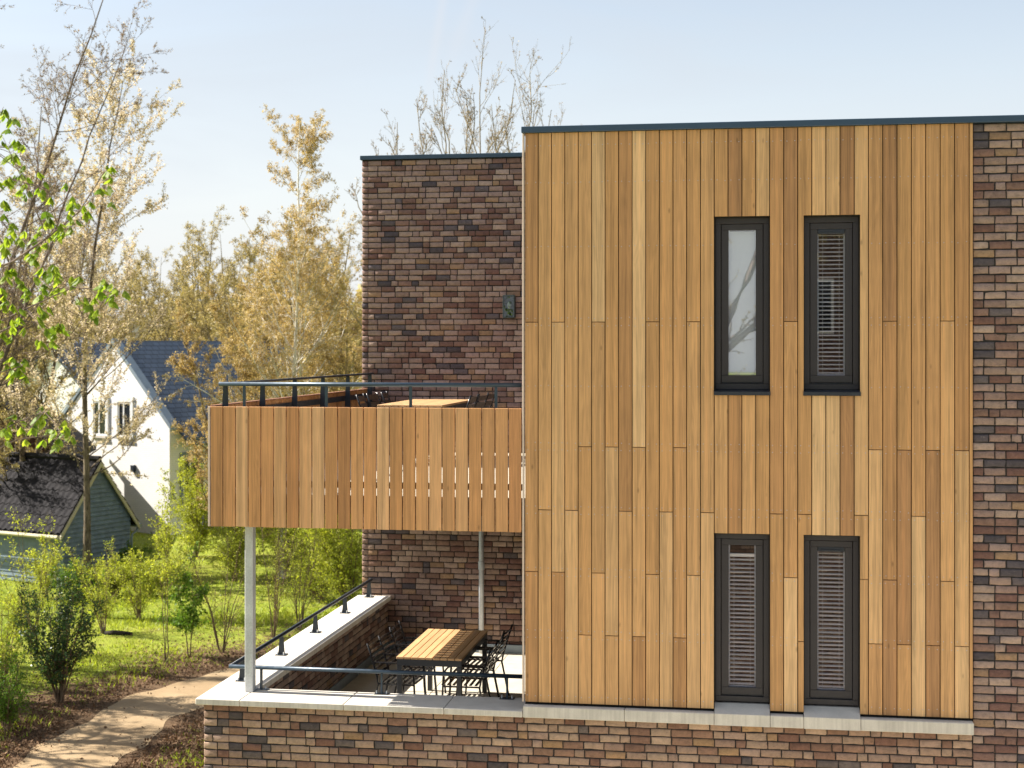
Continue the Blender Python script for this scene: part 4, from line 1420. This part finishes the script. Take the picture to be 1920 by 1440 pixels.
# big budding trees at the far left
b = gp(-70, 1150)
plant('budding_tree', 'large budding tree with thin leaning limbs at the upper left edge', 'tree', b,
      [(stem(up(0), up(4, .2), up(8, .9), up(13, 2.6), up(17.5, 4.3)), .115, .008), (stem(up(3, .15), up(8, -.6), up(14, -.4), up(19, .4)), .10, .010),
       (stem(up(5, .5), up(9, 1.9, .5), up(13, 3.3, .8), up(15.5, 4.2, 1)), .06, .008), (stem(up(4, .2), up(8, 1.4, -.5), up(12, 2.4, -.8)), .06, .008)],
      [dict(m=26, t0=.2, t1=.98, ang=.75, sd=.22, ratio=.24, prof=lambda t: 1.05 - .5 * t, n=8, wander=.12, trop=.06, rr=.4, rmin=.008),
       dict(m=10, t0=.15, ang=.65, sd=.25, ratio=.42, n=5, wander=.16, trop=.04, rmin=.005),
       dict(m=6, t0=.15, ang=.6, sd=.3, ratio=.42, n=2, wander=.15, trop=.0, rmin=.0055)],
      [dict(n=30000, size=.037, lv=2, jit=.02, aspect=.7), dict(n=9000, size=.036, lv=1, jit=.02, aspect=.7)],
      M['bark_brown'], M['lf_bud'], 32, 'trees around the lawn')
b = gp(40, 1072)
plant('budding_tree', 'dense olive budding tree behind the green sprays at the left edge', 'tree', b,
      [(stem(up(0), up(3, .1), up(7, -.2), up(12, .4), up(14.6, .6)), .13, .012), (stem(up(1.5), up(6, 1.0), up(9.5, 2.0), up(12.6, 2.6)), .09, .012), (stem(up(1.0), up(5, -1.0), up(9.5, -2.0), up(12, -2.6)), .09, .012)],
      [dict(m=34, t0=.12, t1=.98, ang=.8, sd=.22, ratio=.27, n=8, wander=.12, trop=.06, rr=.4, rmin=.007),
       dict(m=10, t0=.15, ang=.65, sd=.25, ratio=.42, n=5, wander=.16, trop=.04, rmin=.005),
       dict(m=5, t0=.15, ang=.6, sd=.3, ratio=.42, n=2, wander=.15, trop=.0, rmin=.006)],
      [dict(n=44000, size=.044, lv=2, jit=.03, aspect=.7), dict(n=12000, size=.042, lv=1, jit=.03, aspect=.7)],
      M['bark_cherry'], M['lf_olive'], 33, 'trees around the lawn')
# out of frame, its shadow falls across the path
for (b, sd__, lab) in ((np.array([-21.0, 27.5, GZ]), 39, 'budding tree just outside the left edge that shades the path'), (np.array([-18.5, 25.0, GZ]), 44, 'second budding tree outside the left edge, nearer the street'), (np.array([-23.0, 30.5, GZ]), 45, 'third budding tree outside the left edge, beyond the evergreen shrub')):
    plant('budding_tree', lab, 'tree', b,
      [(stem(up(0), up(4, .1), up(8, .3), up(12.5, .4)), .2, .02), (stem(up(3, .1), up(7, 1.2), up(11, 2.2)), .12, .015), (stem(up(3, .1), up(7, .2, -1.4), up(11, .2, -2.6)), .12, .015)],
      [dict(m=16, t0=.2, t1=.98, ang=.8, sd=.22, ratio=.30, n=7, wander=.12, trop=.06, rr=.5, rmin=.012),
       dict(m=9, t0=.15, ang=.65, sd=.25, ratio=.42, n=5, wander=.16, trop=.04, rmin=.008)],
      [dict(n=5000, size=.09, lv=1, jit=.04, aspect=.7)],
      M['bark_brown'], M['lf_bud'], sd__, 'trees around the lawn')

# silver birch left of the back wall
b = gp(528, 1085)
plant('birch_tree', 'tall silver birch with white trunk and golden hanging catkins', 'tree', b,
      [(stem(up(0), up(3, .15), up(7, .45), up(10.5, .55), up(13.9, .62)), .11, .012)],
      [dict(m=78, t0=.2, t1=.96, ang=.72, sd=.16, ratio=.27, prof=lambda t: 1.25 - .90 * t, n=8, wander=.08, trop=.05, rr=.4, rmin=.008),
       dict(m=10, t0=.2, ang=.6, sd=.25, ratio=.40, n=5, wander=.12, trop=-.02, rmin=.005),
       dict(m=6, t0=.15, ang=.6, sd=.3, ratio=.5, n=3, wander=.12, trop=-.22, rmin=.0055)],
      [dict(n=56000, size=.055, lv=2, jit=.03, aspect=.45, droop=1.2), dict(n=12000, size=.055, lv=1, jit=.03, aspect=.5, droop=.8)],
      M['bark_birch'], M['lf_gold'], 34, 'trees around the lawn')
GT = []
GOLD = [dict(m=26, t0=.10, t1=.98, ang=.7, sd=.2, ratio=.27, n=7, wander=.1, trop=.06, rr=.5, rmin=.007),
       dict(m=9, t0=.15, ang=.65, sd=.25, ratio=.42, n=5, wander=.14, trop=.02, rmin=.005),
       dict(m=5, t0=.15, ang=.6, sd=.3, ratio=.42, n=2, wander=.12, trop=0, rmin=.006)]
for (px, py, hg, w, seed, lab) in ((640, 1068, 10.8, 1.0, 35, 'bushy golden many stemmed tree against the left end of the brick wall'),
                                   (455, 1055, 9.6, 1.25, 36, 'spreading golden many stemmed tree in front of the slate roof'),
                                   (590, 1030, 11.2, 1.5, 42, 'wide golden tree between the birch and the brick wall'),
                                   (500, 1015, 10.6, 1.5, 43, 'wide golden tree standing behind the birch trunk')):
    if len(GT) >= 2:
        replant(GT[seed % 2][0], gp(px, py), hg / GT[seed % 2][1], 2.2 + seed, lab)
        continue
    GT.append((plant('golden_tree', lab, 'tree', gp(px, py),
      [(stem(up(0), up(2.5, -.4 * w), up(6, -1.2 * w), up(hg * .85, -1.8 * w)), .085, .01), (stem(up(0), up(3, .1), up(7, .2 * w), up(hg, .4 * w)), .09, .01), (stem(up(0), up(3, .5 * w), up(6, 1.4 * w), up(hg * .84, 2.1 * w)), .085, .01), (stem(up(0), up(2, .3, -.8), up(hg * .7, .6 * w, -2)), .08, .01)],
      GOLD, [dict(n=46000, size=.05, lv=2, jit=.035, aspect=.6, droop=.3), dict(n=10000, size=.05, lv=1, jit=.03, aspect=.55)],
      M['bark_gold'], M['lf_gold'], seed, 'trees around the lawn'), hg))
# round crowns behind the slate roof
OLIVE = []
for (px, Yd, hgt, seed, lab) in ((372, 76, 14.6, 37, 'round crowned olive tree rising behind the slate roof'), (275, 84, 13.2, 38, 'lower olive tree behind the ridge beside the white gable'), (585, 82, 13.2, 40, 'distant olive tree behind the birch'), (90, 88, 15.0, 41, 'distant olive tree behind the pale house at the left'), (445, 70, 13.4, 46, 'olive tree filling the view right of the slate roof'), (205, 79, 13.0, 47, 'olive tree behind the apex of the white gable'), (525, 73, 12.6, 48, 'olive tree low behind the birch trunk'), (640, 76, 13.0, 49, 'olive tree next to the brick wall edge, behind the golden trees')):
    b = np.array([wx(px, Yd), Yd, GZ])
    if len(OLIVE) >= 3:
        src, h0 = OLIVE[seed % 3]
        replant(src, b, hgt / h0, seed * 1.7, lab)
        continue
    rf_ = np.random.default_rng(seed); sts = []
    for k in range(11):
        a = 2.4 * k + rf_.normal(0, .3); rad_ = 4.3 * math.sqrt((k + .4) / 11)
        hh = hgt * (1.0 - .30 * (rad_ / 4.3) ** 2) * rf_.uniform(.94, 1.02)
        x_, y_ = rad_ * math.cos(a), rad_ * math.sin(a)
        sts.append((stem(up(0 if k == 0 else 2.6), (x_ * .22, y_ * .22, hh * .42), (x_ * .62, y_ * .62, hh * .68), (x_, y_, hh)), .2 if k == 0 else .09, .006))
    OLIVE.append((plant('olive_tree', lab, 'tree', b, sts,
          [dict(m=15, t0=.25, t1=.98, ang=.7, sd=.2, ratio=.26, n=5, wander=.12, trop=.08, rr=.5, rmin=.013),
           dict(m=8, t0=.15, ang=.65, sd=.25, ratio=.45, n=4, wander=.16, trop=.06, rmin=.010),
           dict(m=5, t0=.15, ang=.6, sd=.3, ratio=.45, n=2, wander=.14, trop=.05, rmin=.008)],
          [dict(n=36000, size=.075, lv=2, jit=.06, aspect=.6)],
          M['bark_gold'], M['lf_olive'], seed, 'trees beyond the houses'), hgt))
# leafless trees behind the brick building
for (px, Yd, hgt, w, seed, lab) in ((838, 38, 14.3, .9, 51, 'bare budding tree rising above the middle of the brick wall'), (905, 39, 14.8, .9, 52, 'tallest bare budding tree rising behind the roof edge'), (965, 38, 14.1, .7, 55, 'bare tree showing beside the corner of the timber front'), (1032, 39, 13.4, .5, 53, 'few bare twigs just above the timber front'), (755, 38, 13.0, .8, 54, 'thin bare tree at the left end of the brick parapet')):
    b = np.array([wx(px, Yd), Yd, GZ])
    rb_ = np.random.default_rng(seed + 500)
    def crook(z0, z1, x1, y1, n=6, a=.16):
        t_ = np.linspace(0, 1, n + 1)
        jx = np.r_[0, np.cumsum(rb_.normal(0, a, n))]; jx -= t_ * jx[-1]
        return [(x1 * q ** 1.3 + jx[k], y1 * q, z0 + (z1 - z0) * q) for k, q in enumerate(t_)]
    plant('bare_tree', lab, 'tree', b,
          [(crook(0, hgt, .1, 0), .09, .008), (crook(7.5, hgt - .7, -.85 * w, 0), .055, .007), (crook(8.2, hgt - .6, .9 * w, 0), .055, .007), (crook(7.8, hgt - 1.7, -1.8 * w, .5), .055, .008), (crook(7.8, hgt - 1.5, 1.7 * w, -.5), .055, .008), (crook(9, hgt - 1.1, -.3 * w, -.6), .05, .008)],
          [dict(m=13, t0=.5, t1=.98, ang=.68, sd=.16, ratio=.19, n=8, wander=.10, trop=.11, rr=.6, rmin=.008, prof=lambda t: 1.15 - .6 * t),
           dict(m=6, t0=.15, ang=.6, sd=.2, ratio=.5, n=5, wander=.10, trop=.08, rmin=.006),
           dict(m=3, t0=.2, ang=.55, sd=.25, ratio=.4, n=2, wander=.10, trop=.06, rmin=.005)],
          [dict(n=700, size=.05, lv=2, jit=.008, aspect=.6)],
          M['bark_bare'], M['lf_bud'], seed, 'bare trees behind the building')

# far wood closing the view between the houses
rw = np.random.default_rng(99)
nw = 26000
wxp = rw.uniform(-80, 700, nw); wy = rw.uniform(112, 150, nw)
topz = 10.3 + 1.3 * np.sin(wxp * .021) + .9 * np.sin(wxp * .055 + 1) + .5 * np.sin(wxp * .13)
wz = GZ + topz * rw.uniform(0, 1, nw) ** .6
kk = (wxp - 960.0) / F
WPp = np.stack([wy * (kk * CY - SY) / (CY + kk * SY), wy, wz], 1)
V, Fq, Cc = leaves(rw, WPp, .55, 0, .5)
g = add_mesh('far_wood', V, Fq, M['lf_olive'], None, False, Cc)
tag(g, 'hazy olive wood far behind the houses', 'wood', kind='stuff')

# near tree at the left edge, its sprays of young leaves hang into the picture
def spray_tree():
    r = np.random.default_rng(61)
    clusters = [(7,208),(7,226),(3,260),(21,295),(35,285),(52,333),(38,347),(47,363),(75,361),(89,360),(14,339),(196,330),(188,368),(142,385),(163,396),(134,403),(94,417),(118,417),(144,413),(80,434),(111,445),(90,451),(56,451),(35,465),(10,465),(63,483),(17,486),(61,487),(14,509),(76,505),(94,509),(112,527),(144,534),(188,534),(224,554),(200,561),(181,581),(177,599),(150,574),(126,549),(90,556),(47,559),(65,538),(36,541),(11,574),(36,592),(61,599),(83,596),(29,621),(116,610),(83,632),(105,632),(7,679),(29,686),(22,704),(40,693),(4,816),(22,798),(61,798),(83,780),(54,816),(112,816),(123,820),(98,827),(2,400),(25,430),(0,540),(5,610)]
    br = [[(-900, 560), (-400, 560), (-80, 525), (60, 480), (118, 412), (163, 390), (196, 322)], [(-900, 680), (-350, 690), (-80, 640), (36, 588), (90, 550), (150, 535), (224, 548)],
          [(-900, 480), (-350, 480), (-60, 420), (20, 335), (47, 350), (89, 354)], [(-900, 780), (-300, 760), (-60, 720), (22, 688), (42, 686)], [(-900, 900), (-300, 900), (-60, 850), (22, 795), (83, 772)],
          [(-900, 900), (-280, 930), (-60, 870), (54, 812), (123, 812)], [(-900, 380), (-300, 370), (-60, 300), (10, 250), (35, 278)], [(-350, 690), (-60, 650), (61, 595), (105, 625)]]
    base = np.array([wx(-900, 9.2), 9.2, GZ])
    th = thing('maple_tree', tuple(base), 0, True)
    Vs, Fs, nv = [], [], 0
    ends = []
    def addb(pts, r0, r1, n=14):
        nonlocal nv
        pts = np.array(pts); d = np.r_[0, np.cumsum(np.linalg.norm(np.diff(pts, axis=0), axis=1))]
        t = np.linspace(0, d[-1], n)
        Q = np.stack([np.interp(t, d, pts[:, k]) for k in range(3)], 1)
        V, Fq = tubes(Q[None], np.linspace(r0, r1, n)[None], 6)
        Vs.append(V); Fs.append(Fq + nv); nv += len(V); return Q
    addb([base, base + (0, 0, 4), at(-900, 400, 9.2), at(-900, -200, 9.2)], .17, .05)
    for bl in br:
        ys = [9.2 + r.normal(0, .12) for _ in bl]
        ends.append(addb([at(px, py, y) for (px, py), y in zip(bl, ys)], .022, .0035))
    E = np.concatenate(ends)
    LV, LF, LC, nl = [], [], [], 0
    for (px, py) in clusters:
        c = at(px, py - 8, 9.2 + r.normal(0, .35))
        j = np.argmin(np.linalg.norm(E - c, axis=1))
        addb([E[j], (E[j] + c) / 2 + (0, 0, .01), c], .003, .0018, 4)
        for k in range(r.integers(3, 5)):
            n = 5
            c2 = c + r.normal(0, .032, 3)
            az = r.uniform(0, 6.28)
            for q_ in range(n):
                a = az + (q_ - 2) * .55
                dd = norm(np.array([math.cos(a) * .55, math.sin(a) * .55, -.75 + r.normal(0, .2)]))
                ss = norm(np.cross(dd, r.normal(0, 1, 3) * .4 + np.array([math.cos(a), math.sin(a), .4])))
                L = r.uniform(.05, .088)
                nn = np.cross(dd, ss)
                V = [c2, c2 + dd * L * .35 + ss * L * .2 + nn * .004, c2 + dd * L * .7 + ss * L * .17 + nn * .003, c2 + dd * L, c2 + dd * L * .7 - ss * L * .17 + nn * .003, c2 + dd * L * .35 - ss * L * .2 + nn * .004]
                LV += V; LF.append([nl, nl + 1, nl + 2, nl + 3, nl + 4, nl + 5]); nl += 6
                cc = (np.clip(r.normal(.45, .28), 0, 1), r.uniform(), 0, 1); LC += [cc] * 6
    add_mesh('trunk', np.concatenate(Vs), np.concatenate(Fs), M['bark_brown'], th, True)
    add_mesh('crown', np.array(LV), LF, M['lf_fresh'], th, False, np.array(LC))
    tag(th, 'near tree hanging bright green young leaves in from the left edge', 'tree')
spray_tree()

# ------------------------------------------------------------------ shrubs and saplings
def shrub(name, label, px, py, h, spread, nst, leafm, nleaf, lsize, seed, barkm=None, cat='shrub', m=(10, 6), lean=0.0, dens=1.0, low=.15, droop=0.0, rad=.016, ang=.6, aspect=.55, group='shrubs on the lawn'):
    r = np.random.default_rng(seed)
    b = gp(px, py)
    sts = []
    for k in range(nst):
        a = r.uniform(0, 6.28); s = spread * math.sqrt(r.uniform(.05, 1)); hh = h * r.uniform(.72, 1.0)
        tx, ty = s * math.cos(a) + lean, s * math.sin(a)
        sts.append((stem((.04 * math.cos(a), .04 * math.sin(a), 0), (tx * .35, ty * .35, hh * .4), (tx * .8, ty * .8, hh * .75), (tx, ty, hh)), rad * r.uniform(.7, 1.1), .003))
    return plant(name, label, cat, b, sts,
                 [dict(m=m[0], t0=low, t1=.98, ang=ang, sd=.25, ratio=.34, n=5, wander=.14, trop=.05, rr=.5, rmin=.004, prof=lambda t: 1.3 - .95 * t),
                  dict(m=m[1], t0=.1, ang=.65, sd=.3, ratio=.5, n=2, wander=.14, trop=.02, rmin=.003)],
                 [dict(n=nleaf, size=lsize, lv=1, jit=lsize * .5, aspect=aspect, droop=droop), dict(n=nleaf // 3, size=lsize, lv=0, jit=lsize * .4, aspect=aspect, droop=droop)] if nleaf else None,
                 barkm or M['bark_shrub'], leafm, seed, group, 'foliage', 'stem')

shrub('holly_shrub', 'dark green evergreen shrub standing beside the sandy path', 112, 1318, 2.4, .85, 13, M['lf_dark'], 6500, .05, 71, m=(16, 7), low=.12, rad=.02)
shrub('sapling', 'tall thin two stemmed sapling with yellow green top near the path', 312, 1240, 3.9, .38, 3, M['lf_yellowgreen'], 2600, .045, 72, m=(18, 6), low=.35, ang=.5)
shrub('sapling', 'sapling with drooping mid green leaves beside the path edge', 356, 1232, 2.5, .6, 3, M['lf_mid'], 2400, .06, 73, m=(16, 6), low=.15, droop=.9, ang=.8)
shrub('leafless_shrub', 'almost bare upright brown shrub left of the steel column', 416, 1224, 3.0, .9, 8, M['lf_yellowgreen'], 700, .035, 74, m=(10, 5), low=.12, ang=.45)
shrub('leafless_shrub', 'almost bare brown shrub right of the steel column', 512, 1196, 3.0, .9, 8, M['lf_yellowgreen'], 900, .035, 75, m=(10, 5), low=.12, ang=.45)
shrub('leafless_shrub', 'bare spindly shrub behind the slanting railing', 560, 1180, 2.6, .9, 7, M['lf_yellowgreen'], 1300, .04, 76, m=(10, 5), low=.12, ang=.5)
shrub('green_bush', 'bright lime green bush beneath the white house side window', 368, 1045, 3.4, 1.2, 14, M['lf_yellowgreen'], 11000, .06, 77, m=(14, 7), low=.02, ang=.75)
shrub('green_bush', 'tall bright green bush against the brick wall corner', 655, 1150, 3.8, 1.3, 18, M['lf_yellowgreen'], 15000, .055, 78, m=(15, 7), low=.02, ang=.75)
shrub('green_bush', 'bright green bush behind the slanting railing', 600, 1128, 3.2, 1.3, 16, M['lf_yellowgreen'], 12000, .055, 79, m=(14, 7), low=.02, ang=.75)
shrub('green_bush', 'fresh green bush under the balcony beside the birch trunk', 560, 1085, 3.2, 1.5, 14, M['lf_yellowgreen'], 12000, .055, 80, m=(14, 7), low=.02, ang=.75)
shrub('green_bush', 'fresh green bush seen left of the steel column', 440, 1090, 2.4, 1.2, 12, M['lf_yellowgreen'], 6000, .055, 81, m=(14, 7), low=.02, ang=.75)
shrub('hedge_shrub', 'leafy yellow green shrub in front of the shed gable', 215, 1118, 1.25, 1.0, 11, M['lf_yellowgreen'], 4500, .05, 82, m=(13, 6), low=.03, ang=.75)
shrub('hedge_shrub', 'leafy shrub hiding the foot of the slim blossom tree', 150, 1128, 1.15, .9, 10, M['lf_mid'], 3800, .05, 83, m=(13, 6), low=.03, ang=.75)
shrub('hedge_shrub', 'loose shrub in front of the left wall of the shed', 85, 1120, 1.6, 1.0, 9, M['lf_yellowgreen'], 2800, .05, 84, m=(13, 6), low=.1)
shrub('hedge_shrub', 'low shrub right of the shed on the lawn', 280, 1115, 1.2, 1.0, 10, M['lf_yellowgreen'], 4200, .05, 85, m=(13, 6), low=.03, ang=.75)
shrub('hedge_shrub', 'dark low shrub at the right corner of the shed', 250, 1085, 1.0, .8, 10, M['lf_mid'], 4500, .055, 86, m=(12, 6), low=.02, ang=.8)
shrub('twiggy_shrub', 'tall loose twiggy shrub at the left edge near the path', 62, 1230, 3.4, 1.0, 6, M['lf_yellowgreen'], 1700, .045, 87, m=(11, 5), low=.15)
shrub('twiggy_shrub', 'leafy twigs at the lower left corner of the lawn', 5, 1290, 2.3, .9, 7, M['lf_yellowgreen'], 2600, .045, 88, m=(12, 5), low=.05)
shrub('twiggy_shrub', 'thin twiggy shrub on the lawn behind the evergreen shrub', 195, 1190, 2.4, .9, 8, M['lf_yellowgreen'], 2200, .04, 89, m=(11, 5), low=.1)
shrub('twiggy_shrub', 'small airy green shrub in the middle of the lawn', 262, 1165, 1.9, .9, 7, M['lf_yellowgreen'], 2400, .045, 90, m=(12, 5), low=.05)
shrub('twiggy_shrub', 'low sprouting shrub at the path bend below the left edge', 15, 1375, 1.6, .8, 8, M['lf_mid'], 3200, .045, 91, m=(12, 5), low=.03)
shrub('red_shrub', 'small russet leaved shrub behind the slanting railing', 590, 1120, 1.0, .5, 6, M['lf_dry'], 900, .08, 92, m=(8, 4), low=.1)

# fallen log
lg = gp(222, 1193)
o = MB().tube([lg + (-.35, 0, .06), lg + (-.15, .02, .075), lg + (.15, .0, .07), lg + (.34, .05, .06)], [.05, .07, .065, .04], 8).obj('fallen_log', M['log'], smooth=True)
tag(o, 'short dark fallen log lying in the grass', 'log')

# ------------------------------------------------------------------ grass and fallen leaves
def scatter(n, seed, ymin, ymax, pxa, pxb):
    r = np.random.default_rng(seed)
    py = ymin + (ymax - ymin) * r.uniform(0, 1, n) ** .8
    px = r.uniform(pxa, pxb, n)
    d = F * (-GZ) / (py - HOR); k = (px - 960.0) / F
    a = (k * CY - SY) / (CY + k * SY)
    Y = d / (CY - a * SY)
    return np.stack([a * Y, Y], 1), r

XY, r = scatter(60000, 91, 990, 1440, -60, 720)
pdd = path_dist(XY)
clump = smooth_noise(XY[:, 0], XY[:, 1], 1.1, 9)
keep = (pdd > .25) & (r.uniform(0, 1, len(XY)) < np.clip((pdd - .2) / 2.4, 0.06, 1) * np.clip(.65 + .35 * clump, .15, 1)) & ~((XY[:, 0] > XL - .4) & (XY[:, 1] < YW + 9))
XY = XY[keep]; n = len(XY)
h = r.uniform(.04, .13, n) * np.clip(.8 + .4 * clump[keep], .4, 1.6)
a = r.uniform(0, 6.28, n); wdt = r.uniform(.012, .03, n)
bs = np.c_[XY, np.full(n, GZ - .01)]
sd_ = np.c_[np.cos(a), np.sin(a), np.zeros(n)] * wdt[:, None]
tip = bs + np.c_[r.normal(0, .06, n), r.normal(0, .06, n), h]
V = np.stack([bs - sd_, bs + sd_, tip], 1).reshape(-1, 3)
c = np.stack([np.clip(.5 + .25 * clump[keep] + r.normal(0, .2, n), 0, 1), r.uniform(0, 1, n), np.zeros(n), np.ones(n)], 1)
g = add_mesh('grass', V, np.arange(n * 3).reshape(n, 3), M['lf_grass'], None, False, np.repeat(c, 3, 0))
tag(g, 'spring grass tufts covering the lawn', 'grass', kind='stuff')

XY, r = scatter(60000, 92, 1130, 1460, -60, 720)
pdd = path_dist(XY)
keep = (r.uniform(0, 1, len(XY)) < np.where(pdd < -.2, .012, np.clip(1.1 - pdd / 4.5, .06, 1) * np.clip((pdd + .25) / .5, .1, 1))) & ~((XY[:, 0] > XL - .1) & (XY[:, 1] < YW + 9))
XY = XY[keep]; n = len(XY)
V, Fq, Cc = leaves(r, np.c_[XY, np.full(n, GZ + .015) + r.uniform(0, .03, n)], .048, -.1, .6)
g = add_mesh('leaf_litter', V, Fq, M['lf_dry'], None, False, Cc)
tag(g, 'dry brown leaves lying along both edges of the path', 'leaves', kind='stuff')

# ------------------------------------------------------------------ across the street, seen only in the window panes
OP = thing('opposite_building', (7.0, -16.0, GZ), 0, True)
fix_normals(MB().box((.55, -26, GZ - .2), (14, -16, 3.4)).obj('wall', M['far_brick'], OP))
MB().box((-7.0, -15.9, GZ - .2), (9.0, -3.0, -2.6)).obj('mirrored_wing', M['far_brick'], OP)  # unseen low wing, added close by so the lower panes mirror dark brick
MB().box((.5, -26.05, 3.402), (14.05, -15.95, 3.5)).obj('roof_trim', M['trim'], OP)
for xw in (1.6, 4.0, 6.6):
    for zw in (-5.6, -2.6, .4):
        w = MB().box((xw, -16.002, zw), (xw + .9, -15.94, zw + 1.6)).obj('window', M['white_paint'], OP)
        MB().box((xw + .08, -15.938, zw + .08), (xw + .82, -15.93, zw + 1.52)).obj('pane', M['pane_dark'], w)
tag(OP, 'brown brick building across the street mirrored in the window panes', 'building')
b = np.array([-2.6, -11.0, GZ])
plant('street_tree', 'bare street tree mirrored in the upper left window', 'tree', b,
      [(stem(up(0), up(4, .3), up(7.2, 1.9), up(8.6, 2.6), up(12, 4.0)), .24, .05), (stem(up(4, .3), up(8, .6), up(13, .9)), .15, .02), (stem(up(6.2, 1.2), up(8, 3.2), up(10, 5.0)), .12, .02)],
      [dict(m=16, t0=.3, t1=.98, ang=.8, sd=.22, ratio=.26, n=7, wander=.12, trop=.05, rr=.5, rmin=.01),
       dict(m=9, t0=.15, ang=.65, sd=.25, ratio=.42, n=5, wander=.16, trop=.04, rmin=.006)],
      [dict(n=3500, size=.06, lv=1, jit=.03, aspect=.7)],
      M['bark_brown'], M['lf_olive'], 95)
